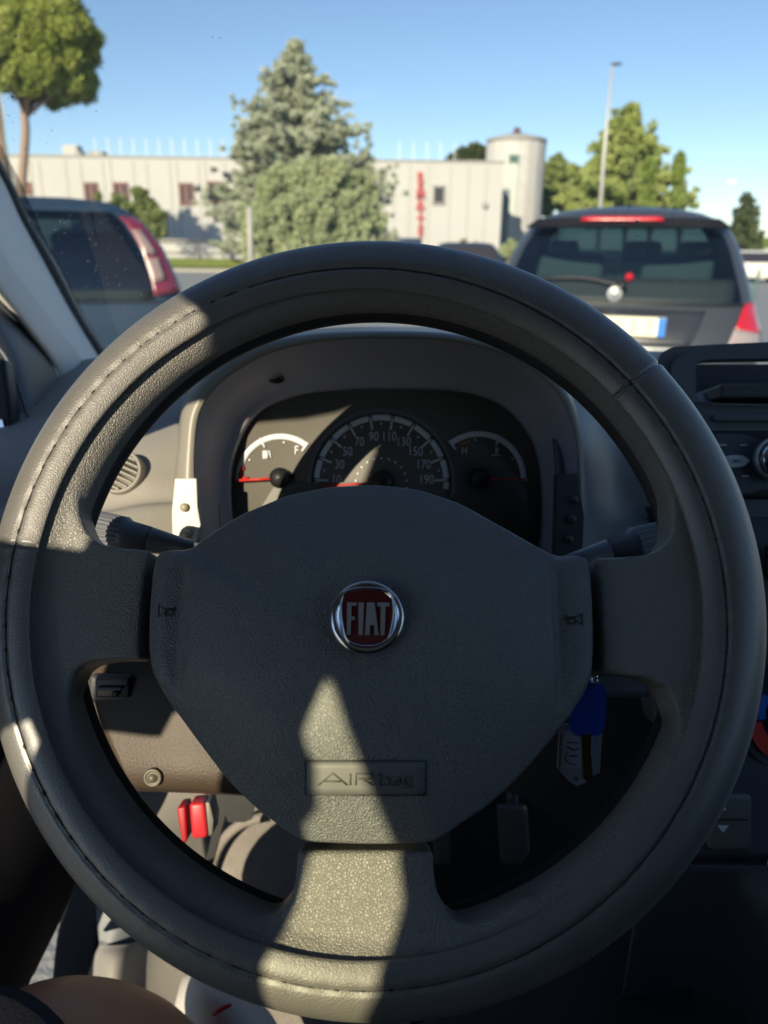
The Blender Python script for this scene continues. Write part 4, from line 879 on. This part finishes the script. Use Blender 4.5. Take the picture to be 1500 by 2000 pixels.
# yellow-green shrub tree in front
def blob_tree(name, label, Yd, blobs, n, size, leafm, seed, px0, droop=0, cat='tree', trunk_r=.15, clump=.15, group=None):
    base = np.array([Y_(px0, 480, Yd)[0], Yd, 0]); root = empty(name, base, label, cat, group); r = np.random.default_rng(seed)
    cs = []; rs = []; bb = MB(); hmax = 0
    for (x, y, rp) in blobs:
        c = Y_(x, y, Yd+r.normal()*.3); R_ = rp/F*Yd*.95
        nb = max(8, int(110*min(1.5, (rp/40))))
        for k in range(nb):
            d = r.normal(size=3); d /= np.linalg.norm(d); cs.append(c+d*R_*.80*r.uniform(.45, 1.12)); rs.append(R_*clump*r.uniform(.7, 1.3))
        bb.tube(cr([base+ZX*.3, (base+c)/2+ZX*.2, c], 6), np.linspace(trunk_r*.6, .02, 6), 6)
        hmax = max(hmax, c[2])
    MB().tube([base, base+ZX*hmax*.5, base+ZX*hmax*.8], [trunk_r, trunk_r*.7, trunk_r*.4], 10).build('trunk', BARK, root); bb.build('branches', BARK, root)
    v, f = leaves(cs, rs, n, size, seed+1, 1, .3, 2.2, droop); mesh_fast('crown', v, f, leafm, root); return root
YG = leafmat('willow_leaves', (.28, .34, .17), (.39, .43, .25)); MG = leafmat('mid_leaves', (.14, .19, .05), (.22, .25, .08)); DKG = leafmat('dark_leaves', (.05, .075, .025), (.09, .11, .04)); LG = leafmat('light_leaves', (.22, .29, .07), (.33, .37, .12))
blob_tree('willow', 'bushy yellow green tree growing in front of the blue conifer', 36, [(560, 400, 75), (640, 385, 75), (600, 355, 40), (700, 370, 40), (495, 430, 38), (735, 430, 28), (520, 450, 55), (690, 420, 55), (600, 470, 80), (690, 480, 50), (510, 490, 45)], 130000, .075, YG, 31, 600, .9, trunk_r=.2)
blob_tree('olive_tree', 'small grey green tree showing above the left car', 16, [(275, 385, 22), (285, 415, 32), (300, 440, 28), (260, 430, 35), (312, 420, 16), (230, 395, 16), (190, 385, 10)], 16000, .05, MG, 33, 275, .2, trunk_r=.06)
blob_tree('deciduous_tree', 'dark leafy tree between the round tower and the lamp post', 100, [(1080, 350, 42), (1060, 390, 36), (1105, 345, 30), (1120, 385, 38)], 20000, .3, MG, 35, 1085)
blob_tree('deciduous_tree', 'dark tree top peeping over the flat roof left of the tower', 110, [(905, 305, 18), (925, 298, 18), (938, 305, 20), (880, 312, 10)], 8000, .3, DKG, 36, 915)
conifer('cedar_tree', 'broad light green cedar behind the lamp post', 1222, 215, 75, 112, 420, 70000, LG, 41, 8, 1.6, .22, 16, lobes=((1200, 240, 1.2), (1238, 235, 1.2), (1270, 280, 1.6), (1170, 300, 1.5), (1150, 370, 2)))
for px, pt_, w_, lb in ((1268, 312, 13, 'slim column cypress nearer the broad cedar'), (1326, 300, 14, 'slim column cypress at the right end of the tree row')):
    blob_tree('cypress', lb, 68, [(px, y, w_) for y in range(pt_+8, 430, 12)], 9000, .14, leafmat('cypress_leaves', (.16, .24, .04), (.24, .30, .07)), px, px, 0, group=None)
blob_tree('cypress', 'dark rounded cypress standing alone at the far right', 60, [(1458, 390, 16), (1458, 412, 25), (1456, 435, 30), (1456, 458, 33), (1458, 480, 33)], 12000, .13, DKG, 51, 1457)
blob_tree('roadside_bush', 'yellow green bush by the foot of the tower', 40, [(1000, 480, 12), (985, 490, 14), (1012, 488, 12)], 3000, .1, YG, 52, 998, cat='bush')
blob_tree('roadside_bush', 'sparse brownish bush by the parked dark car', 44, [(905, 475, 8), (930, 480, 8), (955, 488, 10), (940, 490, 10)], 1200, .1, leafmat('dry_leaves', (.22, .17, .09), (.28, .22, .12)), 53, 930, cat='bush')
blob_tree('roadside_bush', 'low green hedge bush at the right edge behind the white van', 80, [(1490, 478, 14), (1510, 474, 16), (1475, 486, 10)], 3000, .15, MG, 54, 1495, cat='bush')
# trees outside the frame whose shade falls on the factory wall
for i, (x, y, hh) in enumerate(((-30.5, 46.5, 15.2), (-34.5, 44.5, 15.4), (-27.6, 47.0, 13.6))):
    root = empty('poplar_tree', (x, y, 0), (['tallest roadside tree beyond the left edge, middle of three', 'roadside tree beyond the left edge, farthest left of three', 'shortest roadside tree beyond the left edge, nearest the view'][i]), 'tree', 'roadside trees left of the view')
    MB().tube([np.array([x, y, 0]), np.array([x, y, hh])], [.25, .08], 8).build('trunk', BARK, root); r = np.random.default_rng(60+i)
    cs = [np.array([x, y, hh*.82])+r.normal(size=3)*np.array([1.5, 1.2, 1.1]) for _ in range(50)]
    v, f = leaves(cs, [.9]*50, 9000, .28, 70+i); mesh_fast('crown', v, f, MG, root)
# hedge, poles
hd = strip_('hedge', -30, -8, 44, 45, .5, GRS); del hd['kind']; tag(hd, 'low clipped green hedge along the verge on the left', 'hedge')
GAL = mat('galvanised', (.48, .48, .46), .5, .3); CONC = mat('concrete', (.42, .41, .37), .85, var=(4, .3, (.34, .33, .3)))
yl = 38
lp = empty('lamp_post', (Y_(1176, 420, yl)[0], yl, 0), 'tall thin grey lamp post with a flat dark head at the upper right', 'lamp post')
MB().tube([np.array([Y_(1172, 450, yl)[0], yl, 0]), Y_(1180, 300, yl), Y_(1196, 126, yl)], [.12, .085, .05], 12).build('pole', GAL, lp)
a = Y_(1196, 126, yl); MB().box(a+np.array([.17, 0, .02]), .42, .3, .08).build('lamp_head', mat('lamp_head', (.08, .1, .11), .4), lp, mods=[('bevel', .02)])
cp = empty('concrete_post', (Y_(488, 480, 24)[0], 24, 0), 'weathered grey post standing before the willow', 'post')
MB().tube([np.array([Y_(488, 480, 24)[0], 24, 0]), Y_(487, 404, 24)], [.10, .075], 10).build('post', CONC, cp)
po = empty('wire_pole', (Y_(-2, 200, 40)[0], 40, 0), 'very thin pale pole at the left edge under the pine crown', 'pole')
MB().tube([Y_(14, 330, 40), Y_(0, 150, 40)], .035, 6).build('pole', GAL, po)
st = empty('street_lamp', (Y_(1428, 400, 90)[0], 90, 0), 'tiny distant street lamp in front of the sky by the lone cypress', 'street lamp')
a = Y_(1428, 356, 90); MB().tube([np.array([a[0], 90, 0]), a], [.05, .03], 8).build('pole', mat('pale_pole', (.5, .58, .65), .6), st); MB().box(a, 1.0, .4, .35).build('lamp_head', mat('pale_head', (.8, .82, .85), .4), st, mods=[('bevel', .1)])
# ------------------------------------------------------------------ cars
class Car:
    def __init__(s, X0, Y0, lv, n=4.0): s.X0, s.Y0 = X0, Y0; s.lv = np.array(lv, float); s.n = n
    def L(s, z): return [np.interp(z, s.lv[:, 0], s.lv[:, k]) for k in (1, 2, 3, 4)]   # w, yr, d, yf
    def S(s, xf, z, o=0.0):
        w_, yr, d, yf = s.L(z); x = w_*xf; y = yr+d-d*max(0, 1-abs(xf)**s.n)**(1/s.n); return np.array([s.X0+x*(1+o/w_), s.Y0+y-o, z])
    def loop(s, z, N=28):
        w_, yr, d, yf = s.L(z); A = np.linspace(-math.pi/2, math.pi/2, 2*N+1); out = []
        for a in A:
            sx, cx_ = math.sin(a), math.cos(a); x = w_*math.copysign(abs(sx)**(2/s.n), sx); y = yr+d-d*max(cx_, 0)**(2/s.n); out.append(np.array([s.X0+x, s.Y0+y, z]))
        for a in A[::-1]:
            sx, cx_ = math.sin(a), math.cos(a); x = w_*math.copysign(abs(sx)**(2/s.n), sx); y = yf-d+d*max(cx_, 0)**(2/s.n); out.append(np.array([s.X0+x, s.Y0+y, z]))
        return out
    def patch(s, name, poly, mt, parent, o=.01, nu=10, nv=12, **k):   # poly: 4 corners (xf,z): bl, br, tr, tl
        bl, br, tr_, tl = [np.array(q) for q in poly]; rows = []
        for j in range(nv+1):
            t = j/nv; a = bl+(tl-bl)*t; b_ = br+(tr_-br)*t; rows.append([s.S(*(a+(b_-a)*i/nu), o) for i in range(nu+1)])
        return MB().loft(rows, closed=False).build(name, mt, parent, mods=[('solid', .012, -1)], **k)
CG = glass('car_glass', (.20, .28, .31), .10)
def carbody(root, C, paint, zbelt, ztop, gl, gx=.86, zg0=None, zg1=None):
    zs0 = [z for z in np.linspace(C.lv[0, 0], zbelt, 16)]
    MB().loft([C.loop(z) for z in zs0], True, True, False).build('body', paint, root)
    zr_ = [z for z in np.linspace(ztop, C.lv[-1, 0], 10)]
    MB().loft([C.loop(z) for z in zr_], True, False, True).build('roof', paint, root)
    # pillars and glazing between belt and roof
    zs = np.linspace(zbelt, ztop, 10); N = 28; lo = [C.loop(z) for z in zs]; n = len(lo[0]); half = 2*N+1
    def isg(i):      # glass columns
        if i < half: xf = abs(math.copysign(abs(math.sin(-math.pi/2+math.pi*i/(2*N)))**(2/C.n), 1)); return xf < gx
        j = i-half; xf = abs(math.sin(-math.pi/2+math.pi*j/(2*N)))**(2/C.n); return xf < .93
    V = [p for L_ in lo for p in L_]; gf = []; pf = []; 
    for r_ in range(9):
        for i in range(n):
            f_ = (r_*n+i, r_*n+(i+1) % n, (r_+1)*n+(i+1) % n, (r_+1)*n+i)
            side = i in (half-1, n-1)
            (gf if (not side and isg(i) and isg((i+1) % n)) else pf).append(f_)
    part('pillars', V, pf, paint, root); part('window_glass', V, gf, gl, root)
    C2 = C
SEAT = mat('pale_seat', (.55, .58, .52), .8)
# --- hatchback in front
DK = mat('paint_grey', (.06, .068, .08), .35, .3, coat=.2)
Yc = 4.55; Xc = Y_(1197, 560, Yc+.1)[0]
lvp = [(.22, .76, .10, .35, 3.7), (.45, .83, .0, .42, 3.95), (.70, .845, .0, .46, 4.0), (.84, .835, .06, .46, 4.0), (.95, .80, .14, .46, 3.6), (1.02, .79, .19, .45, 3.2), (1.15, .745, .29, .42, 2.9), (1.30, .69, .41, .40, 2.5), (1.40, .63, .47, .38, 2.3), (1.46, .55, .48, .36, 2.15), (1.50, .455, .56, .36, 2.05), (1.53, .33, .70, .4, 1.9), (1.548, .16, .95, .5, 1.7)]
CC = Car(Xc, Yc, lvp, 2.7)
hb = empty('parked_hatchback', (Xc, Yc+2, 0), 'dark grey hatchback parked ahead on the right, rear wiper and white plate showing', 'car')
carbody(hb, CC, DK, .97, 1.44, CG, .90)
CC.patch('spoiler', [(-.93, 1.41), (.93, 1.41), (.90, 1.462), (-.90, 1.462)], MATTE, hb, .05, 24, 4)
CC.patch('brake_light', [(-.42, 1.443), (.34, 1.443), (.32, 1.472), (-.40, 1.472)], mat('lamp_red', (.55, .01, .02), .25, coat=.5), hb, .075, 12, 3)
CC.patch('glass_surround', [(-.95, .975), (.95, .975), (.95, .99), (-.95, .99)], BLACK, hb, .006, 20, 1)
CC.patch('lower_glass', [(-.80, .985), (.80, .985), (.86, 1.12), (-.86, 1.12)], mat('tailgate_black', (.02, .03, .034), .5, spec=.2), hb, .008, 20, 4)
PL = mat('plate_white', (.82, .78, .58), .6)
pzl = .86; pcn = CC.S(.03, pzl, .03)
plt = MB().box(pcn+YX*-.01, .52, .02, .11).build('number_plate', PL, hb, smooth=False, mods=[('bevel', .004)])
MB().box(pcn+np.array([.238, -.023, 0]), .042, .004, .106).build('blue_band', mat('eu_blue', (.03, .20, .62), .5), plt, smooth=False)
MB().box(pcn+np.array([-.238, -.023, 0]), .042, .004, .106).build('blue_band', MATS['eu_blue'], plt, smooth=False)
for i, ch in enumerate('Z 1 E 5 T'.split()):
    text('plate_character', ch, .09, (pcn+np.array([-.17+.085*i, -.024, -.002]), XX, ZX, -YX), mat('plate_ink', (.35, .34, .28), .6), plt, .001, .7)
CC.patch('plate_recess', [(-.45, .755), (.50, .755), (.62, .95), (-.55, .95)], mat('recess', (.03, .033, .038), .3, coat=.4), hb, .006, 16, 6)
CC.patch('bumper_trim', [(-.55, .735), (.55, .735), (.52, .75), (-.52, .75)], SATIN, hb, .02, 16, 2)
em = CC.S(-.02, 1.03, .035); MB().lathe([(.042, 0), (.046, .008), (.041, .014), (.033, .01), (.03, .012), (0, .014)], em, -YX, XX, ZX, 32).build('badge', mat('badge_metal', (.34, .36, .38), .45, .6), hb)
wp = CC.S(.02, 1.075, .05); MB().tube(cr([wp, CC.S(-.25, 1.115, .05), CC.S(-.55, 1.105, .05), CC.S(-.78, 1.085, .05)], 16), np.linspace(.014, .006, 16), 8).build('rear_wiper', BLACK, hb)
MB().lathe([(.03, -.01), (.03, .03), (0, .035)], wp, -YX, XX, ZX, 20).build('wiper_hub', BLACK, hb)
MB().lathe([(.022, -.01), (.024, .01), (0, .02)], CC.S(.07, 1.125, .03), -YX, XX, ZX, 20).build('red_light', MATS['lamp_red'], hb)
for sx in (1, -1):
    tl = CC.patch('tail_light', [(sx*.80, .86), (sx*.985, .82), (sx*.975, .99), (sx*.90, .99)], MATS['lamp_red'], hb, .014, 8, 8)
    CC.patch('clear_lens', [(sx*.74, .76), (sx*.985, .76), (sx*.985, .82), (sx*.79, .86)], mat('lamp_clear', (.36, .30, .30), .25), tl, .014, 8, 4)
for x in (-.35, .35):
    MB().box((Xc+x, Yc+1.0, 1.0), .46, .14, .5).build('rear_seat', SEAT, hb, mods=[('bevel', .05)])
for x in (-.40, .12, .46): MB().box((Xc+x, Yc+1.0, 1.27), .24 if x > -.2 else .2, .09, .13).build('headrest', SEAT, hb, mods=[('bevel', .04)])
MB().tube([CC.S(.0, 1.53)+YX*.2, CC.S(0, 1.53)+np.array([0, .35, .42])], [.006, .002], 6).build('aerial', BLACK, hb)
def wheels(root, C, yoffs, w_, r=.31):
    for yo in yoffs:
        for sx in (-1, 1):
            c = np.array([C.X0+sx*(w_-.12), C.Y0+yo, r]); wh = MB().lathe([(r*.65, -.1), (r, -.1), (r*1.01, 0), (r, .1), (r*.65, .1)], c, XX, YX, ZX, 40).build('wheel', BLACK, root)
            MB().lathe([(r*.64, -.09), (r*.6, .0), (r*.64, .09)], c, XX, YX, ZX, 24).build('rim', SATIN, wh)
wheels(hb, CC, (.75, 3.2), .84)
# --- left MPV
Yl = 4.75; xrgt = Y_(362, 610, Yl+.3)[0]; Xl = xrgt-.78
lvl = [(.25, .80, .10, .3, 3.8), (.45, .86, .0, .32, 4.1), (.80, .875, .02, .32, 4.1), (.90, .87, .05, .32, 3.8), (1.05, .845, .08, .32, 3.4), (1.25, .775, .14, .32, 2.9), (1.40, .675, .23, .32, 2.6), (1.48, .58, .31, .34, 2.4), (1.53, .47, .42, .36, 2.2), (1.555, .30, .7, .4, 2.0)]
CL_ = Car(Xl, Yl, lvl, 5)
mp = empty('parked_estate', (Xl, Yl+2, 0), 'dark blue grey car parked ahead on the left with a tall upright tail light', 'car')
PB = mat('paint_blue', (.022, .045, .08), .5, .0, spec=.25)
carbody(mp, CL_, PB, .93, 1.46, CG, .80)
for sx in (1, -1):
    tl = CL_.patch('tail_light', [(sx*.76, .96), (sx*.975, .98), (sx*.955, 1.44), (sx*.80, 1.44)], mat('lamp_pink', (.22, .025, .05), .25, coat=.5), mp, .014, 8, 12)
    CL_.patch('clear_lens', [(sx*.77, 1.04), (sx*.87, 1.06), (sx*.88, 1.19), (sx*.785, 1.19)], mat('lamp_rose', (.33, .24, .23), .3), tl, .022, 4, 4)
    CL_.patch('clear_lens', [(sx*.785, 1.21), (sx*.875, 1.21), (sx*.875, 1.36), (sx*.80, 1.36)], MATS['lamp_rose'], tl, .022, 4, 4)
CL_.patch('tailgate_line', [(-.95, .915), (.95, .915), (.95, .925), (-.95, .925)], BLACK, mp, .004, 20, 1)
CL_.patch('glass_lower', [(-.74, .935), (.74, .935), (.75, 1.0), (-.75, 1.0)], MATS['tailgate_black'], mp, .008, 16, 3)
for x in (-.35, .35): MB().box((Xl+x, Yl+1.1, 1.05), .5, .14, .6).build('rear_seat', BLACK, mp, mods=[('bevel', .05)])
wheels(mp, CL_, (.8, 3.3), .87)
def yaw_car(root, C, deg):
    a = rad(deg); c, s_ = math.cos(a), math.sin(a); root.rotation_euler[2] = a
    root.location = (C.X0-s_*2, C.Y0+c*2, 0)
yaw_car(hb, CC, -17); yaw_car(mp, CL_, 23)
# --- distant cars
def small_car(name, label, X, Yd, lv, paint, rot=0):
    C = Car(X, Yd, lv, 4); root = empty(name, (X, Yd+2, 0), label, 'car' if 'car' in name else 'van'); carbody(root, C, paint, lv[3][0], lv[-3][0], WGL, .88); wheels(root, C, (.8, 3.2), lv[1][1]); return root
lvc = [(.25, .78, .1, .4, 4.1), (.5, .84, 0, .4, 4.3), (.8, .84, .1, .4, 4.2), (.95, .80, .3, .4, 3.2), (1.2, .70, .7, .4, 2.7), (1.38, .6, 1.0, .4, 2.4), (1.42, .54, 1.15, .4, 2.3), (1.44, .4, 1.3, .4, 2.1)]
c = Y_(925, 480, 17); small_car('parked_car', 'dark car roof just showing above the top of the wheel', c[0], 17, [(z*1.0-.06 if z > .9 else z, w_, a, b_, d) for z, w_, a, b_, d in lvc], PB)
lvv = [(.3, .88, .0, .25, 4.6), (.5, .95, -.05, .25, 4.8), (.9, .96, .0, .25, 4.8), (1.15, .95, .25, .25, 4.7), (1.4, .92, .6, .25, 4.7), (1.7, .86, 1.0, .25, 4.6), (1.78, .82, 1.2, .25, 4.5), (1.82, .7, 1.4, .25, 4.2)]
PW_ = mat('paint_white', (.8, .79, .72), .4)
c = Y_(1492, 500, 34); vn_ = small_car('white_van', 'white van at the far right edge beyond the hatchback', c[0], 34, [(z*.72, w_, a, b_, d) for z, w_, a, b_, d in lvv], PW_)
fp = MB().tube([np.array([Y_(1478, 530, 16)[0], 16, 0]), Y_(1484, 525, 16)], [.03, .03], 8).build('fence_post', DG, None); tag(fp, 'short green post beside the hatchback at the right edge', 'post')
